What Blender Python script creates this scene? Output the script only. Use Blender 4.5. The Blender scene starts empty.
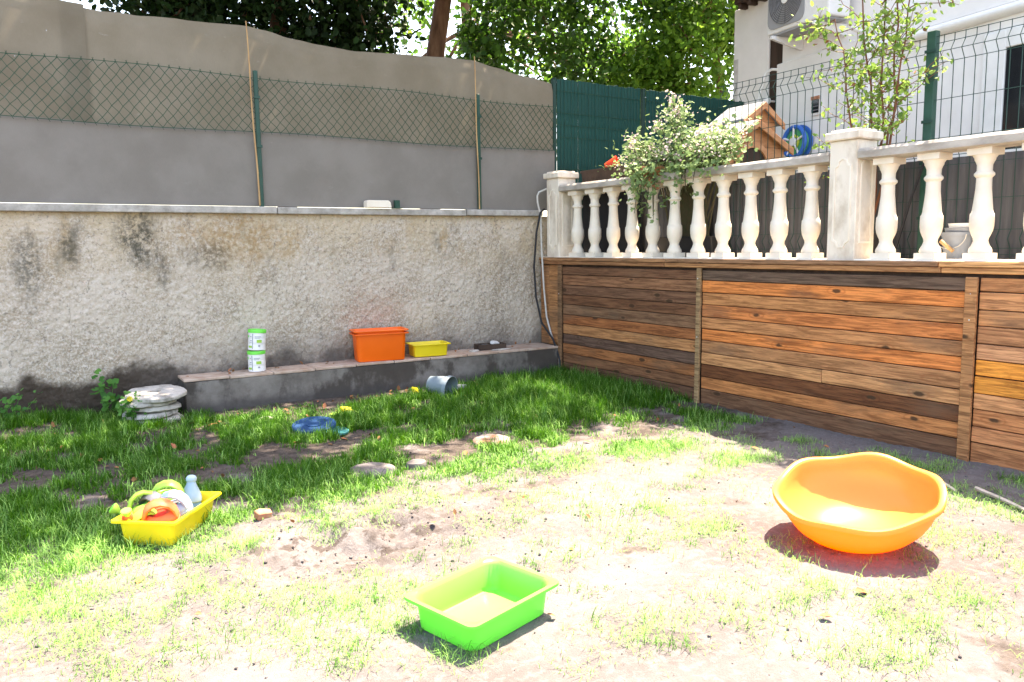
import bpy, bmesh, math
import numpy as np
from mathutils import Vector, Matrix, Euler

SC = bpy.context.scene
COL = SC.collection
R = math.radians
rng = np.random.default_rng(7)

# ------------------------------------------------------------------ camera, sky, sun, exposure
cd = bpy.data.cameras.new("camera")
cam = bpy.data.objects.new("camera", cd)
COL.objects.link(cam)
cd.sensor_width = 36.0
cd.lens = 36.0 * 783.14 / 1024
cd.clip_start = 0.05
cd.clip_end = 600
yaw, pitch, roll = R(32.423), R(6.973), R(-0.759)
fw = Vector((math.sin(yaw) * math.cos(pitch), math.cos(yaw) * math.cos(pitch), -math.sin(pitch)))
rt = Vector((math.cos(yaw), -math.sin(yaw), 0))
up = rt.cross(fw)
rx = math.cos(roll) * rt + math.sin(roll) * up
ux = -math.sin(roll) * rt + math.cos(roll) * up
cam.matrix_world = Matrix(((rx.x, ux.x, -fw.x, -5.24), (rx.y, ux.y, -fw.y, -7.638), (rx.z, ux.z, -fw.z, 1.45), (0, 0, 0, 1)))
SC.camera = cam

SUN_K = Vector((0.40, 0.14, 1.0)).normalized()          # towards the sun
elev = math.asin(SUN_K.z)
world = bpy.data.worlds.new("World")
SC.world = world
world.use_nodes = True
wn = world.node_tree
sky = wn.nodes.new("ShaderNodeTexSky")
sky.sky_type = 'NISHITA'
sky.sun_disc = False
sky.sun_elevation = elev
sky.sun_rotation = math.atan2(SUN_K.x, SUN_K.y)
sky.air_density = 1.0
sky.dust_density = 2.0
wn.links.new(sky.outputs[0], wn.nodes["Background"].inputs[0])
wn.nodes["Background"].inputs[1].default_value = 0.15
sl = bpy.data.lights.new("sun", 'SUN')
sl.energy = 4.2
sl.angle = R(0.53)
sl.color = (1.0, 0.955, 0.89)
sun = bpy.data.objects.new("sun", sl)
COL.objects.link(sun)
sun.location = (6, 0, 14)
sun.rotation_euler = (-SUN_K).to_track_quat('-Z', 'Y').to_euler()
SC.view_settings.view_transform = 'Standard'
SC.view_settings.look = 'None'
SC.view_settings.gamma = 1.0
SC.view_settings.use_curve_mapping = False
SC.view_settings.exposure = 2.62
SC.view_settings.use_white_balance = True
SC.view_settings.white_balance_temperature = 7900
SC.view_settings.white_balance_tint = 14
SC.render.engine = 'CYCLES'
SC.cycles.use_denoising = True
SC.cycles.max_bounces = 8
SC.cycles.diffuse_bounces = 5
SC.cycles.transparent_max_bounces = 12
SC.cycles.sample_clamp_indirect = 6.0

# ------------------------------------------------------------------ noise
_T = np.random.default_rng(3).random((256, 256))
def vnoise(x, y):
    x = np.asarray(x, float); y = np.asarray(y, float)
    xi = np.floor(x).astype(int); yi = np.floor(y).astype(int)
    fx = x - xi; fy = y - yi
    fx = fx * fx * (3 - 2 * fx); fy = fy * fy * (3 - 2 * fy)
    a = _T[xi % 256, yi % 256]; b = _T[(xi + 1) % 256, yi % 256]
    c = _T[xi % 256, (yi + 1) % 256]; d = _T[(xi + 1) % 256, (yi + 1) % 256]
    return (a + (b - a) * fx) * (1 - fy) + (c + (d - c) * fx) * fy
def fbm(x, y, o=3):
    s = 0; a = 0.5; t = 0
    for i in range(o):
        s = s + a * vnoise(x * 2 ** i + 17.3 * i, y * 2 ** i + 9.1 * i); t += a; a *= 0.5
    return s / t
def sstep(a, b, x):
    t = np.clip((np.asarray(x, float) - a) / (b - a), 0, 1)
    return t * t * (3 - 2 * t)

# ------------------------------------------------------------------ materials
MATS = {}
def nodes(m):
    m.use_nodes = True
    nt = m.node_tree
    return nt, nt.nodes, nt.links, nt.nodes["Principled BSDF"]
def mat(name, col, col2=None, scale=8.0, stretch=(1, 1, 1), rough=0.7, bump=0.0, bscale=None, spec=0.3,
        trans=0.0, tcol=None, contrast=(0.35, 0.65), island=0.0, metal=0.0, objcol=False):
    if name in MATS: return MATS[name]
    m = bpy.data.materials.new(name); nt, N, L, P = nodes(m)
    P.inputs["Roughness"].default_value = rough
    P.inputs["Specular IOR Level"].default_value = spec
    P.inputs["Metallic"].default_value = metal
    tc = N.new("ShaderNodeTexCoord"); mp = N.new("ShaderNodeMapping")
    mp.inputs["Scale"].default_value = stretch
    L.new(tc.outputs["Object"], mp.inputs[0])
    no = N.new("ShaderNodeTexNoise"); no.inputs["Scale"].default_value = scale
    no.inputs["Detail"].default_value = 6; no.inputs["Roughness"].default_value = 0.62
    L.new(mp.outputs[0], no.inputs["Vector"])
    out = None
    if col2 is not None:
        cr = N.new("ShaderNodeValToRGB")
        cr.color_ramp.elements[0].position = contrast[0]; cr.color_ramp.elements[1].position = contrast[1]
        cr.color_ramp.elements[0].color = (*col, 1); cr.color_ramp.elements[1].color = (*col2, 1)
        L.new(no.outputs["Fac"], cr.inputs[0]); out = cr.outputs[0]
    if island > 0:
        g = N.new("ShaderNodeNewGeometry"); hs = N.new("ShaderNodeHueSaturation")
        mr = N.new("ShaderNodeMapRange"); mr.inputs["To Min"].default_value = 1 - island; mr.inputs["To Max"].default_value = 1 + island
        L.new(g.outputs["Random Per Island"], mr.inputs[0]); L.new(mr.outputs[0], hs.inputs["Value"])
        mr2 = N.new("ShaderNodeMapRange"); mr2.inputs["To Min"].default_value = 0.515; mr2.inputs["To Max"].default_value = 0.485
        L.new(g.outputs["Random Per Island"], mr2.inputs[0]); L.new(mr2.outputs[0], hs.inputs["Hue"])
        if out is None: hs.inputs["Color"].default_value = (*col, 1)
        else: L.new(out, hs.inputs["Color"])
        out = hs.outputs[0]
    if out is None: P.inputs["Base Color"].default_value = (*col, 1)
    else: L.new(out, P.inputs["Base Color"])
    if bump > 0:
        b = N.new("ShaderNodeBump"); b.inputs["Strength"].default_value = bump; b.inputs["Distance"].default_value = 0.01
        n2 = no
        if bscale:
            n2 = N.new("ShaderNodeTexNoise"); n2.inputs["Scale"].default_value = bscale; n2.inputs["Detail"].default_value = 5
            L.new(mp.outputs[0], n2.inputs["Vector"])
        L.new(n2.outputs["Fac"], b.inputs["Height"]); L.new(b.outputs[0], P.inputs["Normal"])
    if trans > 0:
        t = N.new("ShaderNodeBsdfTranslucent"); mx = N.new("ShaderNodeMixShader"); mx.inputs[0].default_value = trans
        t.inputs[0].default_value = (*(tcol or col), 1)
        if tcol is None and out is not None: L.new(out, t.inputs[0])
        L.new(P.outputs[0], mx.inputs[1]); L.new(t.outputs[0], mx.inputs[2])
        L.new(mx.outputs[0], N["Material Output"].inputs[0])
    MATS[name] = m
    return m

class G:
    """tiny node-graph helper"""
    def __init__(s, m): s.m = m; s.nt, s.N, s.L, s.P = nodes(m)
    def noise(s, vec, scale, detail=6, rough=0.6, dist=0.0):
        n = s.N.new("ShaderNodeTexNoise"); n.inputs["Scale"].default_value = scale; n.inputs["Detail"].default_value = detail
        n.inputs["Roughness"].default_value = rough; n.inputs["Distortion"].default_value = dist
        s.L.new(vec, n.inputs["Vector"]); return n.outputs["Fac"]
    def mapping(s, vec, scale=(1, 1, 1), loc=(0, 0, 0)):
        n = s.N.new("ShaderNodeMapping"); n.inputs["Scale"].default_value = scale; n.inputs["Location"].default_value = loc
        s.L.new(vec, n.inputs[0]); return n.outputs[0]
    def math(s, op, a, b=None, c=None):
        n = s.N.new("ShaderNodeMath"); n.operation = op
        for i, v in enumerate((a, b, c)):
            if v is None: continue
            if isinstance(v, (int, float)): n.inputs[i].default_value = v
            else: s.L.new(v, n.inputs[i])
        return n.outputs[0]
    def rng(s, v, a, b, c=0.0, d=1.0, smooth=True):
        n = s.N.new("ShaderNodeMapRange"); n.interpolation_type = 'SMOOTHSTEP' if smooth else 'LINEAR'
        s.L.new(v, n.inputs[0])
        for i, q in enumerate((a, b, c, d)): n.inputs[i + 1].default_value = q
        return n.outputs[0]
    def mix(s, f, a, b, mode='MIX'):
        n = s.N.new("ShaderNodeMix"); n.data_type = 'RGBA'; n.blend_type = mode
        for sock, v in ((n.inputs[0], f), (n.inputs[6], a), (n.inputs[7], b)):
            if isinstance(v, tuple): sock.default_value = (*v, 1)
            elif isinstance(v, (int, float)): sock.default_value = v
            else: s.L.new(v, sock)
        return n.outputs[2]
    def bump(s, h, strength, dist=0.01):
        b = s.N.new("ShaderNodeBump"); b.inputs["Strength"].default_value = strength; b.inputs["Distance"].default_value = dist
        s.L.new(h, b.inputs["Height"]); s.L.new(b.outputs[0], s.P.inputs["Normal"])
    def coord(s, which="Object"):
        return s.N.new("ShaderNodeTexCoord").outputs[which]
    def xyz(s, v):
        n = s.N.new("ShaderNodeSeparateXYZ"); s.L.new(v, n.inputs[0]); return n.outputs

def m_plaster():
    m = bpy.data.materials.new("roughcast_plaster"); g = G(m); v = g.coord(); x, y, z = g.xyz(v)
    base = g.mix(g.rng(g.noise(v, 2.2, 8, .65), .35, .68), (.36, .29, .212), (.55, .467, .375))
    base = g.mix(g.rng(g.noise(v, 55, 4, .7), .40, .66), base, (.60, .535, .46))
    # ochre runs under the coping and grey mildew streaks
    streak = g.noise(g.mapping(v, (1.5, 1, .6)), 2.0, 7, .65)
    top = g.rng(z, 1.05, 1.75)
    och = g.math('MULTIPLY', g.rng(streak, .52, .68), top)
    base = g.mix(g.math('MULTIPLY', och, .75), base, (.40, .28, .155))
    s2 = g.noise(g.mapping(v, (1.5, 1, .75), (7, 3, 1)), 2.0, 8, .7)
    mil = g.math('MULTIPLY', g.rng(s2, .54, .66), g.rng(z, .8, 1.5))
    base = g.mix(g.math('MULTIPLY', mil, .55), base, (.10, .095, .075))
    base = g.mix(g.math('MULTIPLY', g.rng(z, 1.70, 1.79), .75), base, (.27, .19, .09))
    base = g.mix(g.math('MULTIPLY', g.math('MULTIPLY', g.rng(z, .9, 1.7), g.rng(g.noise(v, 1.4, 5, .6), .42, .62)), .6), base, (.52, .41, .27))
    sn = g.noise(g.mapping(v, (1.7, 1, .55)), 5.5, 9, .75); sf = g.rng(g.noise(v, 26, 6, .75), .36, .60)
    for cx_, cz_, rx_, rz_, col_, f_ in ((-.45, 1.55, .50, .22, (.36, .235, .115), .85), (-.72, 1.38, .22, .12, (.16, .135, .10), .8), (-1.27, 1.55, .14, .26, (.085, .078, .058), .95), (-1.82, 1.48, .08, .18, (.12, .105, .075), .9),
                                       (-2.12, 1.32, .10, .26, (.12, .11, .085), .8), (-1.10, 1.24, .06, .16, (.14, .125, .10), .7), (.05, 1.52, .10, .15, (.40, .27, .13), .6), (1.75, 1.55, .05, .12, (.42, .27, .11), .7), (.9, .85, .3, .12, (.30, .22, .15), .5)):
        dx_ = g.math('DIVIDE', g.math('SUBTRACT', x, cx_), rx_); dz_ = g.math('DIVIDE', g.math('SUBTRACT', z, cz_), rz_)
        dd = g.math('SQRT', g.math('ADD', g.math('MULTIPLY', dx_, dx_), g.math('MULTIPLY', dz_, dz_)))
        dd = g.math('ADD', dd, g.math('MULTIPLY', g.math('SUBTRACT', sn, .5), 3.4))
        base = g.mix(g.math('MULTIPLY', g.math('MULTIPLY', g.rng(dd, .35, 1.6, 1, 0), sf), f_), base, col_)
    # pits
    base = g.mix(g.math('MULTIPLY', g.rng(g.noise(v, 30, 5, .75), .54, .66), .6), base, (.13, .115, .10))
    # rising damp along the foot with a ragged edge
    edge = g.math('ADD', z, g.math('MULTIPLY', g.math('SUBTRACT', g.noise(v, 3.0, 6, .6), .5), .55))
    damp = g.math('MULTIPLY', g.rng(edge, .30, .46, 1.0, 0.0), g.rng(x, .3, 1.0, 1.0, .55))
    base = g.mix(g.math('MULTIPLY', damp, .95), base, (.048, .034, .025))
    d2 = g.math('MULTIPLY', g.rng(edge, .36, .75, 1.0, 0.0), g.rng(x, -1.6, -.6))
    base = g.mix(g.math('MULTIPLY', d2, .5), base, (.15, .135, .125))
    # thin cracks
    cn = g.noise(g.mapping(v, (1, 1, .55)), 1.7, 5, .55)
    crk = g.rng(g.math('ABSOLUTE', g.math('SUBTRACT', cn, .5)), .0, .004, 1, 0)
    base = g.mix(g.math('MULTIPLY', crk, .5), base, (.12, .10, .085))
    g.L.new(base, g.P.inputs["Base Color"]); g.P.inputs["Roughness"].default_value = .95
    g.P.inputs["Specular IOR Level"].default_value = .1
    g.bump(g.noise(v, 90, 4, .7), .8, .01)
    return m

def m_ledge():
    m = bpy.data.materials.new("stained_cement"); g = G(m); v = g.coord(); x, y, z = g.xyz(v)
    base = g.mix(g.rng(g.noise(v, 4, 8, .65), .3, .7), (.115, .098, .083), (.235, .21, .185))
    st = g.noise(g.mapping(v, (1.3, 1, .9), (2, 0, 4)), 1.7, 7, .65)
    base = g.mix(g.math('MULTIPLY', g.rng(st, .44, .56), .85), base, (.045, .034, .026))
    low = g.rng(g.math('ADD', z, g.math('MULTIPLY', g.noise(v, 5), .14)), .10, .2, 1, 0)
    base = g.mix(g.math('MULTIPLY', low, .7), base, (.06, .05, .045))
    g.L.new(base, g.P.inputs["Base Color"]); g.P.inputs["Roughness"].default_value = .9
    g.bump(g.noise(v, 60, 5, .7), .5, .006)
    return m

def m_wood():
    m = bpy.data.materials.new("weathered_pine"); g = G(m)
    oi = g.N.new("ShaderNodeObjectInfo")
    v0 = g.coord()
    off = g.N.new("ShaderNodeVectorMath"); off.operation = 'ADD'; g.L.new(v0, off.inputs[0])
    cx = g.N.new("ShaderNodeCombineXYZ")
    g.L.new(g.math('MULTIPLY', oi.outputs["Random"], 37.0), cx.inputs[0]); g.L.new(g.math('MULTIPLY', oi.outputs["Random"], 91.0), cx.inputs[1]); g.L.new(g.math('MULTIPLY', oi.outputs["Random"], 53.0), cx.inputs[2])
    g.L.new(cx.outputs[0], off.inputs[1]); v = off.outputs[0]
    gr = g.noise(g.mapping(v, (9, .55, 9)), 5.5, 7, .66, .9)
    fine = g.noise(g.mapping(v, (30, .9, 30)), 6.0, 5, .7)
    col = oi.outputs["Color"]
    dark = g.mix(1.0, col, (.55, .46, .41), 'MULTIPLY'); light = g.mix(1.0, col, (1.55, 1.45, 1.35), 'MULTIPLY')
    base = g.mix(g.rng(gr, .32, .66), dark, light)
    base = g.mix(g.math('MULTIPLY', g.rng(fine, .5, .72), .45), base, dark)
    # weather-greyed patches
    pt = g.noise(g.mapping(v, (1, .5, 1.4)), 2.2, 5, .6)
    base = g.mix(g.math('MULTIPLY', g.rng(pt, .52, .70), .42), base, (.14, .095, .062))
    # knots
    vo = g.N.new("ShaderNodeTexVoronoi"); vo.inputs["Scale"].default_value = 1.0
    g.L.new(g.mapping(v, (.4, 2.6, 6.5)), vo.inputs["Vector"])
    kd = g.math('ADD', vo.outputs["Distance"], g.math('MULTIPLY', g.math('SUBTRACT', g.noise(v, 22, 3), .5), .09))
    base = g.mix(g.rng(kd, .085, .14, .9, 0), base, (.055, .028, .014))
    ring = g.rng(g.math('ABSOLUTE', g.math('SUBTRACT', kd, .2)), .0, .045, .4, 0)
    base = g.mix(ring, base, g.mix(1.0, col, (.7, .5, .4), 'MULTIPLY'))
    g.L.new(base, g.P.inputs["Base Color"]); g.P.inputs["Roughness"].default_value = .72
    g.P.inputs["Specular IOR Level"].default_value = .25
    g.bump(g.math('ADD', gr, g.math('MULTIPLY', fine, .5)), .35, .004)
    return m

def m_soil():
    m = bpy.data.materials.new("garden_soil"); g = G(m); v = g.coord(); x, y, z = g.xyz(v)
    base = g.mix(g.rng(g.noise(v, 1.3, 6, .6), .3, .7), (.110, .096, .091), (.163, .148, .144))
    base = g.mix(g.math('MULTIPLY', g.rng(g.noise(v, 24, 6, .7), .47, .62), .5), base, (.198, .183, .180))
    # dark humus patches; the extra ones towards the wall paint in tree shade
    humus_shade = g.math('ADD', g.noise(v, 2.3, 6, .65), g.rng(y, -4.6, -1.4, -.07, .24))
    base = g.mix(g.math('MULTIPLY', g.rng(humus_shade, .50, .64), .85), base, g.mix(g.rng(g.noise(v, 14, 6, .7), .35, .65), (.040, .031, .025), (.105, .084, .070)))
    # dug, damp spots
    dug = g.N.new("ShaderNodeVectorMath"); dug.operation = 'DISTANCE'
    g.L.new(g.mapping(v, (.75, 1.25, 0)), dug.inputs[0]); dug.inputs[1].default_value = (-3.9 * .75, -4.0 * 1.25, 0)
    dn = g.math('MULTIPLY', g.rng(dug.outputs["Value"], .15, .75, 1, 0), g.rng(g.noise(v, 6.5, 6, .72), .50, .58))
    base = g.mix(g.math('MULTIPLY', dn, .85), base, (.06, .047, .04))
    base = g.mix(g.math('MULTIPLY', g.rng(g.noise(v, 48, 3, .6), .66, .72), .7), base, (.09, .07, .055))
    g.L.new(base, g.P.inputs["Base Color"]); g.P.inputs["Roughness"].default_value = .97
    g.P.inputs["Specular IOR Level"].default_value = .08
    g.bump(g.noise(v, 70, 6, .75), .9, .012)
    return m

def m_cloth(name, c1, c2, trans, holes):
    m = bpy.data.materials.new(name); g = G(m); v = g.coord()
    base = g.mix(g.rng(g.noise(v, 2.0, 6, .6), .3, .7), c1, c2)
    wv = g.noise(g.mapping(v, (160, 1, 12)), 3, 2)
    base = g.mix(g.math('MULTIPLY', g.rng(wv, .3, .7), .25), base, g.mix(1.0, base, (.75, .75, .75), 'MULTIPLY'))
    sc = g.rng(g.noise(g.mapping(v, (1.5, 1, 3.5)), 5.5, 8, .75), .62, .72)
    base = g.mix(g.math('MULTIPLY', sc, .35), base, (.36, .35, .33))
    g.L.new(base, g.P.inputs["Base Color"]); g.P.inputs["Roughness"].default_value = .85
    g.P.inputs["Specular IOR Level"].default_value = .15
    t = g.N.new("ShaderNodeBsdfTranslucent"); g.L.new(base, t.inputs[0])
    mx = g.N.new("ShaderNodeMixShader"); mx.inputs[0].default_value = trans
    g.L.new(g.P.outputs[0], mx.inputs[1]); g.L.new(t.outputs[0], mx.inputs[2])
    tr = g.N.new("ShaderNodeBsdfTransparent"); mx2 = g.N.new("ShaderNodeMixShader")
    hl = g.math('MULTIPLY', g.rng(g.noise(g.mapping(v, (14, 1, 2.2)), 5.0, 4, .8), .70, .735), holes)
    g.L.new(hl, mx2.inputs[0]); g.L.new(mx.outputs[0], mx2.inputs[1]); g.L.new(tr.outputs[0], mx2.inputs[2])
    g.L.new(mx2.outputs[0], g.N["Material Output"].inputs[0])
    return m

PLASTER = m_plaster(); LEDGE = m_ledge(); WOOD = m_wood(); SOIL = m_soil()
CLOTH = m_cloth("shade_net", (.22, .19, .14), (.265, .232, .178), .30, .15)
CLOTH2 = m_cloth("shade_net_double", (.195, .165, .12), (.235, .205, .155), .22, .8)
CLOTH3 = m_cloth("shade_net_band", (.235, .212, .185), (.28, .256, .228), .2, .05)
COPING = mat("coping_cement", (.27, .25, .22), (.47, .44, .40), 9, rough=.9, bump=.4, bscale=50)
TILE = mat("worn_clay_tile", (.38, .25, .18), (.54, .42, .34), 7, rough=.85, bump=.3, bscale=40)
CREAM = mat("cream_cast_stone", (.73, .63, .50), (.80, .73, .62), 6, rough=.8, bump=.15, bscale=60, contrast=(.25, .6))
CREAMD = mat("weathered_cast_stone", (.54, .45, .35), (.76, .68, .57), 7, stretch=(1, 1, .6), rough=.85, bump=.3, bscale=45, contrast=(.32, .55))
RAILM = mat("weathered_rail_stone", (.31, .27, .225), (.50, .45, .39), 9, stretch=(1, .5, 1), rough=.88, bump=.35, bscale=50)
GREENM = mat("green_coated_metal", (.006, .048, .030), (.010, .062, .042), 12, rough=.45, spec=.4)
GREENW = mat("green_coated_wire", (.010, .055, .028), rough=.5)
SLATM = mat("green_slat_plastic", (.005, .055, .046), (.009, .085, .07), 5, stretch=(1, 1, .3), rough=.5, trans=.18)
WIREM = mat("dark_green_wire", (.012, .045, .035), rough=.5)
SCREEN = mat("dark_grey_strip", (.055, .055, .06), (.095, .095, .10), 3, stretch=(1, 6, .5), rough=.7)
CANE = mat("dry_cane", (.34, .19, .08), (.50, .32, .15), 20, stretch=(1, 1, .2), rough=.6)
BARK = mat("red_brown_bark", (.105, .05, .028), (.23, .12, .07), 9, stretch=(1, 1, .25), rough=.9, bump=.8)
LEAFD = mat("broad_leaf_dark", (.010, .030, .005), rough=.6, island=.45, trans=.22, spec=.2)
LEAFL2 = mat("broad_leaf_light", (.13, .27, .03), rough=.5, island=.4, trans=.5)
LEAFM = mat("broad_leaf_mid", (.045, .118, .013), rough=.5, island=.4, trans=.42)
LEAFL = mat("pale_young_leaf", (.20, .33, .07), rough=.55, island=.3, trans=.45)
LEAFG = mat("geranium_leaf", (.20, .30, .11), rough=.6, island=.35, trans=.35)
BLOOM = mat("pale_pink_petal", (.70, .55, .52), rough=.7, island=.2, trans=.3)
DRY = mat("dry_leaf", (.25, .11, .045), rough=.8, island=.4)
TWIG = mat("red_twig", (.20, .075, .035), (.13, .06, .035), 20, rough=.7)
GRASS = mat("grass_blade", (.046, .165, .006), rough=.55, island=.35, trans=.45)
STRAW = mat("straw_grass_blade", (.215, .42, .10), rough=.7, island=.3, trans=.35)
WHITEW = mat("white_render", (.72, .70, .68), (.80, .78, .76), 2.0, rough=.85, bump=.12, bscale=70)
WHITEP = mat("white_paint", (.78, .77, .75), (.70, .69, .67), 6, rough=.5)
GREYW = mat("grey_shade_render", (.36, .34, .32), (.62, .60, .58), 4, rough=.9)  # grey tone that carries the shade on the house corner
DARKB = mat("dark_brown_timber", (.035, .02, .014), (.07, .04, .028), 12, stretch=(1, 1, .1), rough=.7)
GLASS = mat("dark_window_glass", (.015, .016, .018), rough=.08, spec=.6)
GRILLE = mat("grey_fan_grille", (.30, .30, .31), rough=.5)
GRILLED = mat("dark_fan_cavity", (.03, .03, .032), rough=.6)
ORANGE = mat("orange_plastic", (.90, .13, .006), (.86, .12, .005), 5, rough=.38, spec=.4)
YELLOW = mat("yellow_plastic", (.90, .72, .03), (.86, .67, .026), 5, rough=.38, spec=.45, trans=.15)
LIME = mat("lime_plastic", (.15, .78, .09), (.14, .75, .085), 5, rough=.35, spec=.45, trans=.18)
LIMEP = mat("pale_lime_plastic", (.36, .62, .09), rough=.4, trans=.15)
TOPO = mat("amber_plastic", (.94, .56, .15), (.92, .54, .14), 4, rough=.30, spec=.5, trans=.56, tcol=(.98, .29, .001))
REDO = mat("faded_red_plastic", (.62, .10, .03), (.68, .17, .07), 12, rough=.5)
REDS = mat("strong_red_plastic", (.72, .05, .015), rough=.45)
BLUEW = mat("pale_blue_plastic", (.30, .43, .56), (.38, .50, .62), 8, rough=.45, trans=.15)
BLUEM = mat("mid_blue_plastic", (.13, .27, .46), rough=.45, trans=.15)
GREYP = mat("charcoal_plastic", (.10, .10, .11), (.17, .17, .18), 9, rough=.5)
BLUEL = mat("blue_lid_plastic", (.010, .045, .12), (.018, .07, .17), 9, rough=.65, spec=.15)
TEALL = mat("teal_lid_plastic", (.03, .19, .19), rough=.5)
POTG = mat("blue_grey_plastic", (.17, .22, .25), (.22, .27, .30), 8, rough=.5)
CLEAR = mat("cloudy_plastic", (.55, .55, .55), rough=.4, trans=.4)
STONEW = mat("white_weathered_stone", (.17, .15, .125), (.52, .48, .43), 10, rough=.9, bump=.6, bscale=35, contrast=(.3, .55))
STONEG = mat("grey_flat_stone", (.09, .078, .072), (.165, .15, .145), 9, rough=.9, bump=.4, bscale=40)
STONEB = mat("rusty_flat_stone", (.16, .075, .045), (.21, .185, .175), 10, rough=.9, bump=.4, bscale=40, contrast=(.42, .6))
BRICKM = mat("red_brick_fragment", (.33, .13, .07), (.45, .22, .14), 20, rough=.9, bump=.5)
BROWNP = mat("dark_brown_planter", (.045, .028, .02), (.07, .045, .033), 8, rough=.6)
KENNEL = mat("honey_pine", (.44, .19, .085), (.58, .28, .135), 7, stretch=(1, 1, 4), rough=.6)
ROOFW = mat("pale_roof_felt", (.14, .155, .165), (.21, .22, .225), 8, rough=.7)
BLUER = mat("blue_reel_plastic", (.03, .14, .48), rough=.4)
HOSEG = mat("green_hose_rubber", (.06, .36, .16), rough=.45)
HOSEY = mat("yellow_green_hose", (.42, .50, .06), rough=.45)
CABLE = mat("black_cable_rubber", (.02, .02, .022), rough=.6)
PIPEW = mat("grey_white_pipe", (.46, .44, .40), (.56, .54, .50), 14, rough=.6)
BUCKM = mat("pale_grey_bucket_plastic", (.22, .25, .29), (.27, .30, .34), 7, rough=.5)
SOILD = mat("potting_soil", (.03, .022, .016), (.06, .045, .035), 30, rough=1)
STICKM = mat("bleached_stick", (.42, .36, .30), (.55, .49, .42), 15, rough=.8)
FIELD = mat("neighbour_ground", (.10, .12, .06), (.18, .15, .11), 2, rough=1)

# ------------------------------------------------------------------ mesh builders
class MB:
    def __init__(s): s.v = []; s.f = []
    def add(s, vs, fs):
        o = len(s.v); s.v += [tuple(p) for p in vs]; s.f += [tuple(i + o for i in f) for f in fs]; return s
    def box(s, a, b):
        (x0, y0, z0), (x1, y1, z1) = a, b
        return s.add([(x0, y0, z0), (x1, y0, z0), (x1, y1, z0), (x0, y1, z0), (x0, y0, z1), (x1, y0, z1), (x1, y1, z1), (x0, y1, z1)],
                     [(0, 3, 2, 1), (4, 5, 6, 7), (0, 1, 5, 4), (1, 2, 6, 5), (2, 3, 7, 6), (3, 0, 4, 7)])
    def tube(s, pts, rad, n=6, caps=True):
        pts = [Vector(p) for p in pts]
        if isinstance(rad, (int, float)): rad = [rad] * len(pts)
        t = (pts[1] - pts[0]).normalized()
        u = t.orthogonal().normalized()
        vs = []
        for i, p in enumerate(pts):
            if 0 < i < len(pts) - 1: t2 = (pts[i + 1] - pts[i - 1]).normalized()
            elif i: t2 = (pts[i] - pts[i - 1]).normalized()
            else: t2 = t
            u = (u - u.dot(t2) * t2)
            u = u.normalized() if u.length > 1e-6 else t2.orthogonal().normalized()
            w = t2.cross(u)
            for k in range(n):
                a = 2 * math.pi * k / n
                vs.append(p + (u * math.cos(a) + w * math.sin(a)) * rad[i])
        fs = []
        for i in range(len(pts) - 1):
            for k in range(n):
                fs.append((i * n + k, i * n + (k + 1) % n, (i + 1) * n + (k + 1) % n, (i + 1) * n + k))
        if caps:
            fs.append(tuple(range(n))[::-1]); fs.append(tuple((len(pts) - 1) * n + k for k in range(n)))
        return s.add(vs, fs)
    def rings(s, rings, closed_top=True, closed_bot=True, loop=False):
        n = len(rings[0]); vs = [p for r in rings for p in r]; fs = []
        m = len(rings)
        for i in range(m if loop else m - 1):
            j = (i + 1) % m
            for k in range(n):
                fs.append((i * n + k, i * n + (k + 1) % n, j * n + (k + 1) % n, j * n + k))
        if not loop:
            if closed_bot: fs.append(tuple(range(n))[::-1])
            if closed_top: fs.append(tuple((m - 1) * n + k for k in range(n)))
        return s.add(vs, fs)
    def lathe(s, prof, n=24, c=(0, 0, 0), top=True, bot=True):
        rs = []
        for r, z in prof:
            rs.append([(c[0] + r * math.cos(2 * math.pi * k / n), c[1] + r * math.sin(2 * math.pi * k / n), c[2] + z) for k in range(n)])
        return s.rings(rs, top, bot)
    def prism(s, poly, d, axis=1):
        """poly: list of 2-D points; extruded by interval d along axis (0,1,2)"""
        def P(p, t):
            return {0: (t, p[0], p[1]), 1: (p[0], t, p[1]), 2: (p[0], p[1], t)}[axis]
        n = len(poly); vs = [P(p, d[0]) for p in poly] + [P(p, d[1]) for p in poly]
        fs = [tuple(range(n))[::-1], tuple(range(n, 2 * n))] + [(k, (k + 1) % n, n + (k + 1) % n, n + k) for k in range(n)]
        return s.add(vs, fs)
    def mesh(s, name, bevel=0, smooth=False, seg=1):
        me = bpy.data.meshes.new(name); me.from_pydata(s.v, [], s.f)
        bm = bmesh.new(); bm.from_mesh(me)
        bmesh.ops.recalc_face_normals(bm, faces=bm.faces)
        if bevel: bmesh.ops.bevel(bm, geom=list(bm.edges), offset=bevel, segments=seg, affect='EDGES', profile=0.5)
        bm.to_mesh(me); bm.free()
        if smooth:
            for p in me.polygons: p.use_smooth = True
            try: me.set_sharp_from_angle(angle=R(42))
            except Exception: pass
        me.update(); return me
    def build(s, name, m, parent=None, bevel=0, smooth=False, loc=None, rot=None, seg=1):
        return link(name, s.mesh(name, bevel, smooth, seg), m, parent, loc, rot)
def link(name, me, m=None, parent=None, loc=None, rot=None):
    if m is not None and not me.materials: me.materials.append(m)
    o = bpy.data.objects.new(name, me); COL.objects.link(o)
    o.parent = parent
    if loc is not None: o.location = loc
    if rot is not None: o.rotation_euler = rot
    return o
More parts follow.
